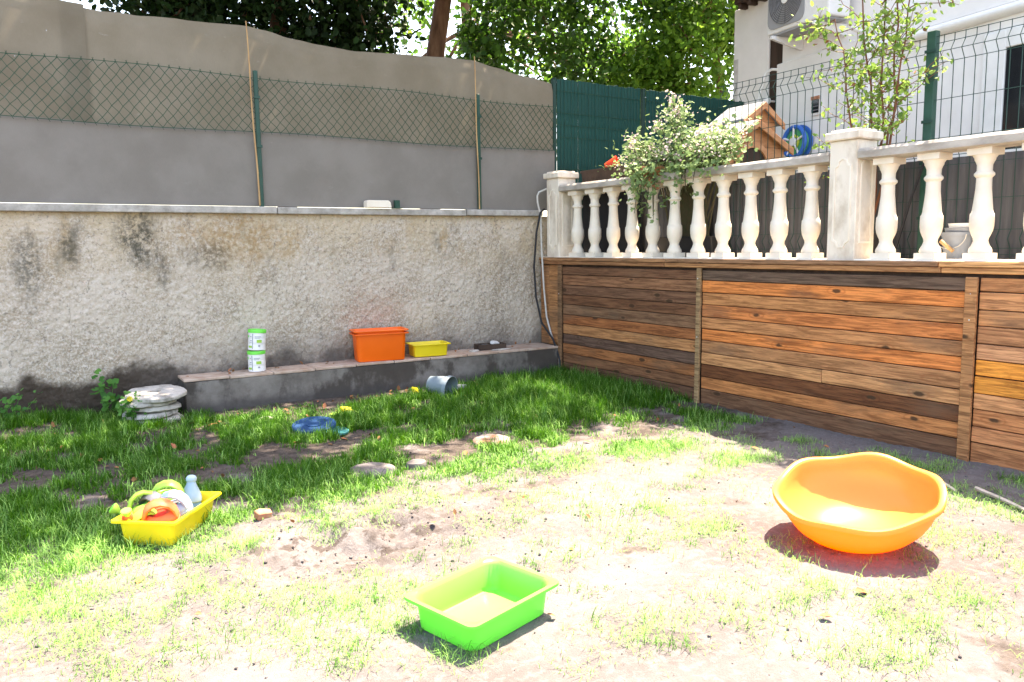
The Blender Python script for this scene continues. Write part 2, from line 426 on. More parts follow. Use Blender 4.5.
def fast(name, V, F, m, parent=None):
    me = bpy.data.meshes.new(name); V = np.asarray(V, np.float32); F = np.asarray(F, np.int32)
    k = F.shape[1]
    me.vertices.add(len(V)); me.vertices.foreach_set("co", V.ravel())
    me.loops.add(F.size); me.loops.foreach_set("vertex_index", F.ravel())
    me.polygons.add(len(F)); me.polygons.foreach_set("loop_start", np.arange(0, F.size, k, dtype=np.int32))
    me.update(calc_edges=True)
    return link(name, me, m, parent)
def tag(o, label, cat, group=None):
    o["label"] = label; o["category"] = cat
    if group: o["group"] = group
    return o
def struct(o): o["kind"] = "structure"; return o
def thing(name, label, cat, loc=(0, 0, 0), rot=(0, 0, 0), group=None):
    o = bpy.data.objects.new(name, None); COL.objects.link(o)
    o.location = loc; o.rotation_euler = rot; o.empty_display_size = .1
    return tag(o, label, cat, group)
def grid_faces(nx, ny):
    i, j = np.meshgrid(np.arange(nx - 1), np.arange(ny - 1), indexing='ij')
    a = (i * ny + j).ravel()
    return np.stack([a, a + ny, a + ny + 1, a + 1], 1)
def smooth(o):
    o.data.polygons.foreach_set("use_smooth", np.ones(len(o.data.polygons), bool)); return o

# ------------------------------------------------------------------ ground
def gz(x, y):
    x = np.asarray(x, float); y = np.asarray(y, float)
    inner = sstep(-9, -7.4, x) * sstep(2.5, 1.2, x) * sstep(-9.5, -8.0, y) * sstep(1.5, .5, y)
    h = (fbm(x * 1.1, y * 1.1, 3) - .5) * .05
    h += (fbm(x * 7, y * 7, 3) - .5) * .022
    dug = np.exp(-(((x + 3.95) * .9) ** 2 + ((y + 4.0) * 1.5) ** 2) / .35)
    h += (fbm(x * 6 + 5, y * 6, 3) - .5) * .17 * dug - .02 * dug
    h += (fbm(x * 19, y * 19 + 3, 2) - .5) * .035 * dug + (fbm(x * 23 + 9, y * 23, 2) - .5) * .010
    h += .10 * sstep(-4.5, -5.4, x) * sstep(-1.6, -.2, y)
    for cx_, cy_, r_ in ((-3.79, -5.12, .42), (-4.646, -3.36, .42), (-1.86, -5.45, .3)):
        h = h * (1 - np.exp(-(((x - cx_) ** 2 + (y - cy_) ** 2) / r_ ** 2) ** 2))
    return h * inner
def axis(lo, hi, step, far):
    a = np.arange(lo, hi + 1e-6, step)
    o = np.array([.3, .8, 1.6, 3, 6, 12, 25, 50, 100, 180])
    o = o[o < far]
    return np.concatenate([lo - o[::-1], a, hi + o])
gx = axis(-6.6, .3, .024, 181); gy = axis(-7.6, .2, .024, 181)
GX, GY = np.meshgrid(gx, gy, indexing='ij')
GZ = gz(GX, GY) + (np.random.default_rng(11).random(GX.shape) - .5) * .006 * (np.abs(GX) < 8) * (np.abs(GY) < 9)
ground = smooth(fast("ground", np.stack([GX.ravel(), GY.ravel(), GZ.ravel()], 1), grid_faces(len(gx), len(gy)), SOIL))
struct(ground)

# ------------------------------------------------------------------ roughcast wall with coping
wall = thing("garden_wall", "long roughcast plaster retaining wall with ochre and black damp stains", "wall", (-3, .1, 0))
nx_, nz_ = np.arange(-9.0, .25, .0105), np.arange(-.10, 1.7801, .0105)
WX, WZ = np.meshgrid(nx_, nz_, indexing='ij')
D = .020 * fbm(WX * 26, WZ * 26, 3) + .012 * fbm(WX * 60, WZ * 60, 2) + .03 * (fbm(WX * 1.3, WZ * 1.3, 2) - .5)
WV = np.stack([WX.ravel() + 3, (-D + .016).ravel() - .1, WZ.ravel()], 1)
fast("plaster_face", WV, grid_faces(len(nx_), len(nz_)), PLASTER, wall)
MB().box((-6, -.06, -.12), (3.04, .2, 1.776)).build("wall_core", PLASTER, wall)
xs = [-9.0, -7.1, -5.35, -3.05, -.98, .04]
for i in range(len(xs) - 1):
    dz = rng.uniform(-.003, .003)
    MB().box((xs[i] + 3.004, -.145 + rng.uniform(-.004, .004), 1.78 + dz), (xs[i + 1] + 2.996, .21, 1.845 + dz)).build("coping_slab", COPING, wall, bevel=.006)

# stone ledge at the foot of the wall
ledge = thing("cement_ledge", "low stained cement ledge topped with worn clay tiles along the wall", "ledge", (-2, -.2, 0))
def ly(x): return -.30 - .12 * (x + 4.02) / 3.95
ring0 = [(-4.02, .02), (-.03, .02), (-.03, ly(-.03)), (-4.02, ly(-4.02))]
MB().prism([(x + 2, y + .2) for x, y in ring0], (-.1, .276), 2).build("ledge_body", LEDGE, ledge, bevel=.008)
tx = np.concatenate([[-4.03], np.sort(np.linspace(-3.62, -.45, 9) + rng.uniform(-.04, .04, 9)), [-.02]])
for i in range(len(tx) - 1):
    a, b = tx[i] + .004, tx[i + 1] - .004
    dz = rng.uniform(-.003, .003)
    MB().prism([(a + 2, .215), (b + 2, .215), (b + 2, ly(b) + .196 + rng.uniform(-.004, .004)), (a + 2, ly(a) + .196)], (.278 + dz, .302 + dz), 2).build("clay_tile", TILE, ledge, bevel=.004)

# ------------------------------------------------------------------ fence on the wall: posts, chain link, net, canes
fence = thing("chain_link_fence", "green chain link fence with thin metal posts on the plaster wall", "fence", (-3, .05, 1.845))
def chain_top(x): return 3.04 + .016 * np.sin(x * 2.6) + .02 * (np.abs(((x + 3.17) / 2.4) % 1 - .5) - .3)
def chain_bot(x): return 2.535 + .010 * np.sin(x * 2.1 + 1)
for px in (-5.6, -3.18, -.78):
    p = MB().box((px + 3 - .02, -.045, -.06), (px + 3 + .02, -.015, 1.255)).build("fence_post", GREENM, fence, bevel=.004)
    for zc in (.55, 1.0): MB().box((px + 3 - .028, -.056, zc), (px + 3 + .028, -.046, zc + .025)).build("clip", GREENM, p)
mb = MB(); pw = .087; rows = 5
def cl(u, k):      # node position for lattice column u (in half cells) and row level k/ (2*rows)
    x = u * pw / 2 - 5.75
    t = k / (2 * rows)
    z = chain_bot(x) * (1 - t) + chain_top(x) * t
    return (x + 3 + .006 * math.sin(u * 3.3 + k), -.035 + .003 * ((u + k) % 2), z - 1.845)
ncol = int((.26 + 5.75) / (pw / 2))
for u in range(0, ncol):
    for k in range(0, 2 * rows):
        if (u + k) % 2 == 0: mb.tube([cl(u, k), cl(u + 1, k + 1)], .0034, 4, False)
        else: mb.tube([cl(u, k + 1), cl(u + 1, k)], .0034, 4, False)
    if u % 2 == 0:
        c0 = Vector(cl(u, 2 * rows)); mb.tube([c0 + Vector((-.008, 0, -.004)), c0 + Vector((.006, 0, .022))], .0022, 3, False)
        mb.tube([c0 + Vector((.008, 0, -.004)), c0 + Vector((-.006, 0, .022))], .0022, 3, False)
        c0 = Vector(cl(u, 0)); mb.tube([c0 + Vector((-.008, 0, .004)), c0 + Vector((.006, 0, -.02))], .0022, 3, False)
wm = mb.build("wire_mesh", GREENW, fence)
mb = MB()
for k, fz in ((0, chain_top), (1, chain_bot)):
    mb.tube([(x + 3, -.040, float(fz(x)) - 1.845) for x in np.linspace(-5.75, .26, 50)], .0036, 4)
mb.build("line_wire", GREENW, fence)

TX = [-9, -6.2, -5.14, -4.44, -4.05, -3.65, -3.2, -2.74, -2.24, -1.36, -.8, -.23, .30]
TZ = [3.6, 3.58, 3.547, 3.475, 3.487, 3.502, 3.517, 3.443, 3.41, 3.453, 3.475, 3.387, 3.325]
def cloth(name, m, x0, x1, y0, amp, seed, lift=0.0, ztop=None):
    xs_ = np.arange(x0, x1 + .001, .03); t = np.linspace(0, 1, 60)
    X, T = np.meshgrid(xs_, t, indexing='ij')
    top = np.interp(X, TX, TZ) + lift + .012 * (vnoise(X * 7 + seed, X * 0) - .5)
    if ztop is not None: top = ztop + .010 * np.sin(X * 2.1 + 1) + .012 * (vnoise(X * 5 + seed, X * 0) - .5)
    Z = 1.852 + T * (top - 1.852)
    Y = y0 + amp * (fbm(X * 1.3 + seed, Z * 1.6, 3) - .5) + .006 * (vnoise(X * 9 + seed, Z * 1.2) - .5) + (.02 * sstep(.93, 1.0, T) if ztop is None else 0)
    return smooth(fast(name, np.stack([X.ravel(), Y.ravel(), Z.ravel()], 1), grid_faces(len(xs_), 60), m))
tag(cloth("shade_cloth", CLOTH, -4.75, .30, .085, .05, 2.0), "long taupe shade net stretched behind the chain link above the wall", "shade net")
tag(cloth("shade_cloth", CLOTH2, -9, -4.56, .062, .03, 31.0, .015), "darker doubled shade net sheet at the far left end, with pinholes", "shade net")
tag(cloth("net_band", CLOTH3, -9, .27, .046, .008, 55.0, 0, 2.545), "lower lilac grey net band covering the foot of the fence", "shade net")
for nm, x0, x1, zt in (("cane tied upright to the fence post left of the orange crates", -3.225, -3.19, 3.53), ("cane tied to the fence post nearest the corner", -.805, -.79, 3.49)):
    mb = MB(); pts = [(x1 + (x0 - x1) * t + .004 * math.sin(t * 9), .0 + .03 * t, 1.853 + (zt - 1.853) * t) for t in np.linspace(0, 1, 12)]
    pts = [(p[0] - .022, p[1] - .032, p[2]) for p in pts]
    mb.tube(pts, [.0085 - .003 * i / 11 for i in range(12)], 7)
    for i in (2, 4, 6, 8, 10): mb.tube([Vector(pts[i]) - Vector((0, 0, .004)), Vector(pts[i]) + Vector((0, 0, .004))], .0105 - .003 * i / 11, 7)
    tag(mb.build("bamboo_cane", CANE, smooth=True), "thin tan " + nm, "cane")
tag(MB().prism([(-.135, 0), (.135, 0), (.125, .055), (.10, .075), (-.12, .075), (-.135, .06)], (-.055, .045), 1).build("stone_block", CREAM, loc=(-2.02, -.03, 1.848), bevel=.006), "small whitish stone block lying on the wall coping", "block")
b = thing("post_stub", "short sawn off green post stub on the coping beside the white block", "post", (-1.80, -.02, 1.845))
MB().box((-.028, -.02, 0), (.028, .02, .085)).build("stub", GREENM, b, bevel=.003)
MB().box((-.05, -.035, 0), (.05, .035, .008)).build("base_plate", GREENM, b, bevel=.002)

# ------------------------------------------------------------------ terrace block and timber cladding
struct(MB().box((.055, -12, -.1), (12, .25, 1.27)).build("terrace", FIELD))
cl_ = thing("timber_wall", "tall wall of horizontal weathered pine planks below the balustrade", "wall", (0, -3, 0))
def plank(name, a, b, colour, jx=.0, parent=cl_, bev=.004):
    o = MB().box((-(b[0] - a[0]) / 2, -(b[1] - a[1]) / 2, -(b[2] - a[2]) / 2), ((b[0] - a[0]) / 2, (b[1] - a[1]) / 2, (b[2] - a[2]) / 2)).build(name, WOOD, parent, bevel=bev)
    o.location = ((a[0] + b[0]) / 2 + jx, (a[1] + b[1]) / 2 + 3, (a[2] + b[2]) / 2)
    o.rotation_euler = (rng.uniform(-.0012, .0012), rng.uniform(-.012, .012), 0)
    o.color = (*colour, 1)
    return o
BAY1 = [(0.154, 0.077, 0.043), (0.226, 0.113, 0.061), (0.148, 0.077, 0.046), (0.154, 0.073, 0.039), (0.189, 0.105, 0.061), (0.285, 0.109, 0.043), (0.392, 0.192, 0.085), (0.119, 0.073, 0.055), (0.296, 0.123, 0.05), (0.178, 0.087, 0.046), (0.131, 0.069, 0.043)]
BAY2 = [(0.114, 0.076, 0.055), (0.595, 0.212, 0.064), (0.389, 0.18, 0.074), (0.502, 0.18, 0.06), (0.4, 0.184, 0.078), (0.571, 0.198, 0.06), (0.377, 0.184, 0.085), (0.481, 0.244, 0.111), (0.143, 0.056, 0.024), (0.411, 0.171, 0.064), (0.154, 0.08, 0.045)]
BAY3 = [(0.37, 0.172, 0.076), (0.471, 0.228, 0.105), (0.449, 0.21, 0.09), (0.359, 0.172, 0.083), (0.483, 0.246, 0.128), (0.617, 0.246, 0.045), (0.583, 0.238, 0.045), (0.504, 0.246, 0.113), (0.427, 0.182, 0.076), (0.449, 0.2, 0.09), (0.381, 0.172, 0.076)]
for (y0, y1, cols) in ((-.475, -2.545, BAY1), (-2.60, -4.925, BAY2), (-5.005, -7.4, BAY3)):
    z = 1.205
    for i, c_ in enumerate(cols):
        h = .1095 + (rng.uniform(-.006, .006) if i else -.018)
        if i == len(cols) - 1: h = z + .05
        z0 = z - h
        split = None
        if cols is BAY2 and i == 7: split = -3.86
        if cols is BAY3 and i in (2, 7): split = -6.0
        segs = [(y0, y1)] if split is None else [(y0, split + .002), (split - .002, y1)]
        for s0, s1 in segs:
            k = rng.uniform(.94, 1.06)
            plank("plank", (0.0, s1, z0 + .003), (.024, s0, z - .003), tuple(q * k for q in c_), rng.uniform(-.003, .003))
        z = z0
MB().box((.034, -4.4, -.08), (.053, 2.95, 1.268)).build("backing", DARKB, cl_)
for (ya, yb, c_, zt) in ((-.405, -.475, (.17, .10, .055), 1.222), (-2.545, -2.60, (.27, .185, .10), 1.222), (-4.925, -5.005, (.36, .18, .08), 1.207)):
    plank("batten", (-.030, yb + .002, -.05), (-.004, ya - .002, zt), c_)
plank("corner_board", (.004, -.40, .30), (.026, -.20, 1.218), (.34, .17, .075))
plank("corner_board", (.006, -.196, .30), (.028, -.03, 1.218), (.28, .14, .065))
for (z0, z1, ys, cs, xo) in ((1.228, 1.2665, (-.05, -2.13, -4.76, -7.4), ((.25, .125, .06), (.34, .175, .08), (.50, .26, .11)), -.026),
                             (1.2695, 1.305, (-.05, -2.15, -4.745, -7.4), ((.30, .16, .08), (.24, .135, .075), (.52, .29, .13)), -.036)):
    for i in range(3):
        plank("cap_board", (xo, ys[i + 1] + .003, z0), (.052 if z0 < 1.25 else .05, ys[i] - .003, z1), cs[i])
# galvanised nails on battens
for yy, zz in ((-2.572, 1.13), (-4.965, 1.10), (-4.965, .93), (-2.572, .60), (-.44, .9)):
    MB().lathe([(.006, 0), (.006, .002), (.003, .004)], 8).build("nail", PIPEW, cl_, loc=(-.031, yy + 3, zz), rot=(0, R(-90), 0))

# ------------------------------------------------------------------ balustrade
bal = thing("balustrade", "cream cast stone balustrade with turned balusters above the planks", "balustrade", (.14, -3, 1.27))
BZ = 1.27
def pillar(y0, y1, ztop):
    yc = (y0 + y1) / 2 + 3; hw = (y0 - y1) / 2
    p = MB().box((-.12, yc - hw, 0), (.12, yc + hw, ztop - .075 - BZ)).build("pillar", CREAMD, bal, bevel=.007)
    MB().box((-.150, yc - hw - .028, ztop - .075 - BZ + .001), (.150, yc + hw + .028, ztop - .012 - BZ)).build("pillar_cap", CREAMD, p, bevel=.008)
    MB().box((-.118, yc - hw + .004, ztop - .012 - BZ), (.118, yc + hw - .004, ztop + .006 - BZ)).build("cap_crown", CREAMD, p, bevel=.005)
    w = hw * .62; H = ztop - BZ
    z0, z1 = .13, H - .26
    poly = [(yc - w, z0 + .05), (yc - w * .55, z0 + .03), (yc - w * .35, z0), (yc + w * .35, z0), (yc + w * .55, z0 + .03), (yc + w, z0 + .05),
            (yc + w, z1), (yc + w * .62, z1 + .012), (yc + w * .45, z1 + .05), (yc, z1 + .065), (yc - w * .45, z1 + .05), (yc - w * .62, z1 + .012), (yc - w, z1)]
    inner = [(yc + (a - yc) * .80, (b - (z0 + z1) / 2) * .955 + (z0 + z1) / 2) for a, b in poly]
    n = len(poly); mb = MB()
    mb.rings([[(-.119, a, b) for a, b in poly], [(-.127, a, b) for a, b in poly], [(-.127, a, b) for a, b in inner], [(-.119, a, b) for a, b in inner]], loop=True)
    mb.build("panel_moulding", CREAM, p)
    poly2 = [(x * 1.0, z) for x, z in ((-.075, .16), (.075, .16), (.075, H - .25), (.04, H - .21), (-.04, H - .21), (-.075, H - .25))]
    inn = [(a * .80, (b - H / 2) * .955 + H / 2) for a, b in poly2]
    y_ = yc - hw
    MB().rings([[(a, y_ + .001, b) for a, b in poly2], [(a, y_ - .007, b) for a, b in poly2], [(a, y_ - .007, b) for a, b in inn], [(a, y_ + .001, b) for a, b in inn]], loop=True).build("panel_moulding", CREAM, p)
pillar(-.140, -.378, 2.27); pillar(-3.850, -4.085, 2.262); pillar(-6.35, -6.59, 2.26)
BH = 2.035 - 1.315
prof = [(.064, .058), (.070, .075), (.066, .10), (.052, .135), (.044, .17), (.046, .195), (.056, .225), (.067, .265), (.072, .31), (.0725, .36), (.070, .415), (.064, .424), (.060, .45), (.053, .54), (.047, .64), (.0455, .735),
        (.052, .745), (.060, .757), (.060, .775), (.052, .787), (.0455, .80), (.046, .85), (.053, .875), (.060, .892), (.062, .91), (.070, .925), (.074, .94)]
mb = MB(); mb.lathe([(r, z * BH) for r, z in prof], 24)
mb.box((-.073, -.073, 0), (.073, .073, .060 * BH)); mb.box((-.078, -.078, .938 * BH), (.078, .078, BH))
bm_ = mb.mesh("baluster", smooth=True)
for y in list(-.575 - .3042 * np.arange(11)) + list(-4.256 - .332 * np.arange(7)):
    o = link("baluster", bm_, CREAM, bal, (rng.uniform(-.004, .004), y + 3, 1.315 - BZ), (0, 0, rng.uniform(-.03, .03)))
MB().box((-.115, -4.2, .001), (.15, 2.99, .0445)).build("base_course", CREAM, bal, bevel=.005)
for ya, yb in ((-.380, -3.848), (-4.087, -6.348)):
    # moulded handrail with a rounded front
    sec = [(-.125, 2.046), (-.125, 2.095), (-.108, 2.115), (-.05, 2.122), (.05, 2.122), (.108, 2.115), (.125, 2.095), (.125, 2.046), (.085, 2.0355), (-.085, 2.0355)]
    mb = MB(); n_ = 26
    rs = [[(x + rng.uniform(-.0015, .0015), ya + 3 + (yb - ya) * t, z - BZ + rng.uniform(-.0015, .0015) - (.0 if abs(t - .5) > .49 else .002)) for x, z in sec] for t in np.linspace(0, 1, n_)]
    mb.rings(rs).build("handrail", RAILM, bal)

# ------------------------------------------------------------------ wire fence behind the balustrade, dark strips, green panels
wf = thing("wire_panel_fence", "folded green wire panel fence standing behind the stone balustrade", "fence", (.55, -3.5, 1.27))
def prof_x(z):
    x = 0.0
    for zc in (2.79, 2.12, 1.45):
        d_ = abs(z - zc)
        if d_ < .07: x = -.045 * (1 - d_ / .07)
    return x
ZK = [1.30, 1.38, 1.45, 1.52, 2.05, 2.12, 2.19, 2.72, 2.79, 2.86, 2.915]
HZ = [1.34, 1.385, 1.515, 1.735, 1.985, 2.055, 2.185, 2.46, 2.72, 2.86, 2.91]
for ya, yb in ((-2.25, -4.27), (-4.33, -6.8)):
    mb = MB()
    for y in np.arange(ya - .05, yb, -.076):
        mb.tube([(prof_x(z), y + 3.5, z - BZ) for z in ZK], .0032, 4, False)
    mb.build("vertical_wires", WIREM, wf)
    mb = MB()
    for z in HZ + [2.79]:
        mb.tube([(prof_x(z) - .005, ya + 3.5, z - BZ), (prof_x(z) - .005, yb + 3.5, z - BZ)], .003, 4, False)
    mb.build("horizontal_wires", WIREM, wf)
for y in (-4.30, -6.83):
    p = MB().box((-.028, y + 3.5 - .034, 0), (.028, y + 3.5 + .034, 2.955 - BZ)).build("fence_post", GREENM, wf, bevel=.004)
    for z in (1.6, 2.0, 2.3, 2.6, 2.8): MB().box((-.036, y + 3.5 - .042, z - BZ), (-.029, y + 3.5 + .042, z - BZ + .022)).build("clip", WIREM, p)
ys_ = np.arange(-.42, -7.0, -.0125); zz = np.linspace(1.272, 2.04, 5)
Y, Z = np.meshgrid(ys_, zz, indexing='ij')
X = .588 + .008 * (np.abs((Y / .076) % 1 - .5) * 4 - 1) + .015 * (fbm(Y * 1.2, Z * 2, 2) - .5) * .6
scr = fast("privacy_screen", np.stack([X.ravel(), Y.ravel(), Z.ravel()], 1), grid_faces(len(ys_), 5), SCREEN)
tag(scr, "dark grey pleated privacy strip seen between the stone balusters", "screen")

def slat_panel(x0, x1, zt, label):
    t = thing("slat_fence_panel", label, "fence panel", ((x0 + x1) / 2, .10, 1.27), group=None)
    w = .0495; n = int((x1 - x0 - .02) / .052)
    me = MB().box((-w / 2, -.006, 0), (w / 2, .006, zt - BZ - .04)).mesh("slat", bevel=.002)
    for i in range(n):
        o = link("slat", me, SLATM, t, (x0 + .04 + i * .052 - (x0 + x1) / 2, rng.uniform(-.004, .004), .03 + rng.uniform(-.008, .008)), (0, 0, rng.uniform(-.03, .03)))
    mb = MB(); c_ = (x0 + x1) / 2
    for z in (1.6, 2.0, 2.35, 2.72, 2.86, 3.0, 3.25): mb.tube([(x0 - c_, -.018, z - BZ), (x1 - c_, -.018, z - BZ)], .003, 4)
    zb = 2.93
    for i in range(n):
        x = x0 + .066 + i * .052 - c_
        mb.tube([(x, -.014, .02), (x, -.014, 2.86 - BZ), (x, -.045, zb - BZ), (x, -.014, 3.0 - BZ), (x, -.014, zt - BZ - .01)], .0022, 3, False)
    mb.build("wire_grid", GREENW, t)
    return t
slat_panel(.33, 1.66, 3.40, "dark green slatted fence panel beside the shade net, above the corner pillar")
slat_panel(1.73, 3.62, 3.40, "sunlit green slatted fence panel running behind the wooden kennel")
for x, lb in ((.30, "dark green square post where the shade net ends"), (1.695, "green square post joining the slatted fence panels behind the geranium")):
    t = thing("panel_post", lb, "post", (x, .10, 1.27))
    MB().box((-.022, -.028, 0), (.022, .028, 2.11)).build("post_shaft", WIREM, t, bevel=.004)
    MB().box((-.025, -.031, 2.111), (.025, .031, 2.122)).build("post_cap", WIREM, t, bevel=.004)

# ------------------------------------------------------------------ white house
HB = 1.27
house = thing("house", "white rendered house with dark timber recess behind the wire fence", "house", (3.72, .45, HB), (0, 0, R(-99.8)))
def hz(z): return z - HB
MB().box((0, 0, 0), (.735, 4, hz(4.72))).build("wall", WHITEW, house, bevel=.015)
MB().box((1.005, .002, 0), (8, 4, hz(6.2))).build("wall", WHITEW, house, bevel=.006)
MB().box((.738, .03, 0), (1.002, 3.9, hz(6.2))).build("timber_recess", DARKB, house)
MB().box((.738, .004, hz(4.16)), (1.002, .028, hz(6.2))).build("lintel", WHITEW, house)
MB().box((-.006, -.004, hz(2.6)), (.13, .15, hz(4.05))).build("shaded_corner", GREYW, house, bevel=.02)  # grey block paints the shade of the rounded left edge
MB().box((1.0, -.085, 0), (8, -.0, hz(3.765))).build("plinth_wall", WHITEW, house, bevel=.01)
v = MB().box((1.665, -.11, hz(3.00)), (1.83, -.088, hz(3.235))).build("vent", WHITEP, house, bevel=.004)
MB().box((1.69, -.118, hz(3.03)), (1.805, -.111, hz(3.185))).build("vent_opening", GLASS, v)
MB().box((1.68, -.125, hz(3.19)), (1.815, -.111, hz(3.23))).build("vent_lintel", BRICKM, v)
for i in range(3): MB().box((1.69, -.124, hz(3.055 + i * .045)), (1.805, -.119, hz(3.068 + i * .045))).build("vent_louvre", GREYP, v)
mb = MB(); mb.rings([[(s_, -.10 + .07 * math.cos(a), hz(3.60 + .055 * math.sin(a))) for a in np.linspace(0, 2 * math.pi, 12, endpoint=False)] for s_ in (2.7, 8)])
mb.build("gutter", WHITEP, house, smooth=True)
MB().box((2.7, -.095, hz(3.66)), (8, .0, hz(3.95))).build("fascia", WHITEW, house, bevel=.01)
wi = MB().box((3.96, -.125, hz(2.2)), (4.19, -.087, hz(3.42))).build("window", WHITEP, house, bevel=.008)
MB().box((4.19, -.122, hz(3.25)), (5.3, -.088, hz(3.42))).build("frame", WHITEP, wi, bevel=.006)
MB().box((4.19, -.122, hz(2.2)), (5.3, -.088, hz(2.3))).build("sill", WHITEP, wi, bevel=.006)
MB().box((4.66, -.121, hz(2.302)), (4.72, -.089, hz(3.248))).build("frame", WHITEP, wi, bevel=.006)
MB().box((4.192, -.106, hz(2.302)), (4.658, -.092, hz(3.248))).build("pane", GLASS, wi)
MB().box((4.722, -.106, hz(2.302)), (5.3, -.092, hz(3.248))).build("pane", GLASS, wi)
MB().box((.2, -.16, hz(4.725)), (.85, 1.0, hz(4.80))).build("eave", DARKB, house, bevel=.006)
for i in range(3): MB().box((.25 + i * .2, -.14, hz(4.66)), (.31 + i * .2, -.006, hz(4.723))).build("rafter", DARKB, house, bevel=.005)
MB().box((.15, -.2, hz(4.803)), (1.0, 4, hz(4.86))).build("roof", BRICKM, house, bevel=.01)
mb = MB(); mb.tube([(.99, -.16, hz(3.70)), (.93, -.20, hz(3.66)), (.80, -.22, hz(3.30)), (.78, -.22, hz(3.0))], .018, 8); mb.tube([(.99, -.16, hz(3.70)), (1.02, -.05, hz(3.70))], .018, 8)
mb.build("bent_pipe", WHITEP, house, smooth=True)
lp = MB(); lp.lathe([(.0, -.05), (.03, -.045), (.05, -.02), (.05, .02), (.03, .045), (.0, .05)], 14, (.87, -.12, hz(3.32))); lp.tube([(.87, -.12, hz(3.32)), (.87, .01, hz(3.32))], .015, 6)
lp.build("wall_lamp", WHITEP, house, smooth=True)
MB().tube([(2.55, -.11, hz(1.4)), (2.55, -.11, hz(3.6)), (2.5, -.11, hz(3.8)), (2.3, -.12, hz(3.9))], .03, 8).build("conduit", WHITEP, house, smooth=True)

ac = thing("air_conditioner", "white outdoor air conditioner unit on brackets on the house wall", "air conditioner", (3.72, .45, HB), (0, 0, R(-99.8)))
MB().box((1.22, -.45, hz(4.035)), (2.26, -.12, hz(4.76))).build("casing", WHITEP, ac, bevel=.02, seg=2)
def rrect(cx_, cz_, hw, hh, r, n=5):
    out = []
    for q, (sx, sz) in enumerate(((1, 1), (-1, 1), (-1, -1), (1, -1))):
        for k in range(n):
            a = math.pi / 2 * (q + k / (n - 1)); out.append((cx_ + sx * (hw - r) + r * math.cos(a), cz_ + sz * (hh - r) + r * math.sin(a)))
    return out
MB().prism(rrect(1.565, hz(4.40), .315, .315, .10), (-.462, -.451), 1).build("grille_plate", GRILLE, ac)
mb = MB()
for i in range(1, 12):
    rr = .025 * i + .01
    mb.rings([[(1.565 + (rr + dr) * math.cos(a), dy, hz(4.40) + (rr + dr) * math.sin(a)) for a in np.linspace(0, 2 * math.pi, 28, endpoint=False)] for dr, dy in ((-.0035, -.464), (-.0035, -.472), (.0035, -.472), (.0035, -.464))], loop=True)
for k in range(12):
    a = k * math.pi / 6; mb.tube([(1.565 + .04 * math.cos(a), -.468, hz(4.40) + .04 * math.sin(a)), (1.565 + .295 * math.cos(a), -.468, hz(4.40) + .295 * math.sin(a))], .003, 4)
mb.build("fan_grille", GREYP, ac)
MB().prism([(1.565 + .058 * math.cos(a), hz(4.40) + .058 * math.sin(a)) for a in np.linspace(0, 2 * math.pi, 20, endpoint=False)], (-.482, -.473), 1).build("fan_hub", WHITEP, ac)
MB().box((1.26, -.44, hz(4.008)), (2.22, -.13, hz(4.033))).build("base_pan", GRILLE, ac, bevel=.004)
for s_ in (1.34, 2.06):
    MB().prism([(-.50, hz(3.965)), (-.50, hz(4.005)), (-.0, hz(4.005)), (.0, hz(3.87)), (-.05, hz(3.87))], (s_, s_ + .045), 0).build("bracket", WHITEP, ac, bevel=.004)

# ------------------------------------------------------------------ wooden kennel
kn = thing("wooden_kennel", "honey pine wooden kennel with pale felt roofs and arched doorway", "kennel", (1.05, -1.89, 1.27))
def gable(x0, x1, xr, ze, zr, y0, y1, nm, arch=None):
    """boarded gable house; boards are separate parts"""
    n = max(3, int(round((ze - 1.275) / .13)))
    zs = np.linspace(1.275, ze, n + 1)
    for i in range(n):
        MB().box((x0 - 1.1, y0 + 1.9, zs[i] - BZ + .001), (x1 - 1.1, y1 + 1.9, zs[i + 1] - BZ - .004)).build("wall_board", KENNEL, kn, bevel=.004)
    MB().prism([(x0 - 1.1 + .002, ze - BZ), (x1 - 1.1 - .002, ze - BZ), (xr - 1.1, zr - BZ)], (y0 + 1.9 + .004, y1 + 1.9 - .004), 1).build("gable_board", KENNEL, kn)
    for xa, za, sgn in ((x0, ze, -1), (x1, ze, 1)):
        dx, dz = xa - xr, za - zr; l = math.hypot(dx, dz); ex, ez = dx / l, dz / l
        ox, oz = -ez * .03 * (1 if sgn > 0 else -1), abs(ex) * .03
        p = [(xr - 1.1, zr - BZ + .004), (xr + dx + ex * .07 - 1.1, zr + dz + ez * .07 - BZ + .004)]
        up_ = [(p[1][0], p[1][1] + .028), (p[0][0], p[0][1] + .028)]
        r_ = MB().prism(p + up_, (y0 - .05 + 1.9, y1 + .05 + 1.9), 1).build("roof", ROOFW, kn, bevel=.004)
        MB().prism([(p[0][0], p[0][1] - .045), (p[1][0], p[1][1] - .045), (p[1][0], p[1][1] + .02), (p[0][0], p[0][1] + .02)], (y0 - .072 + 1.9, y0 - .052 + 1.9), 1).build("barge_board", KENNEL, r_, bevel=.003)
gable(1.20, 1.70, 1.45, 2.69, 2.85, -2.03, -1.65, "upper")
gable(.68, 1.54, 1.08, 2.39, 2.61, -2.27, -1.55, "porch")
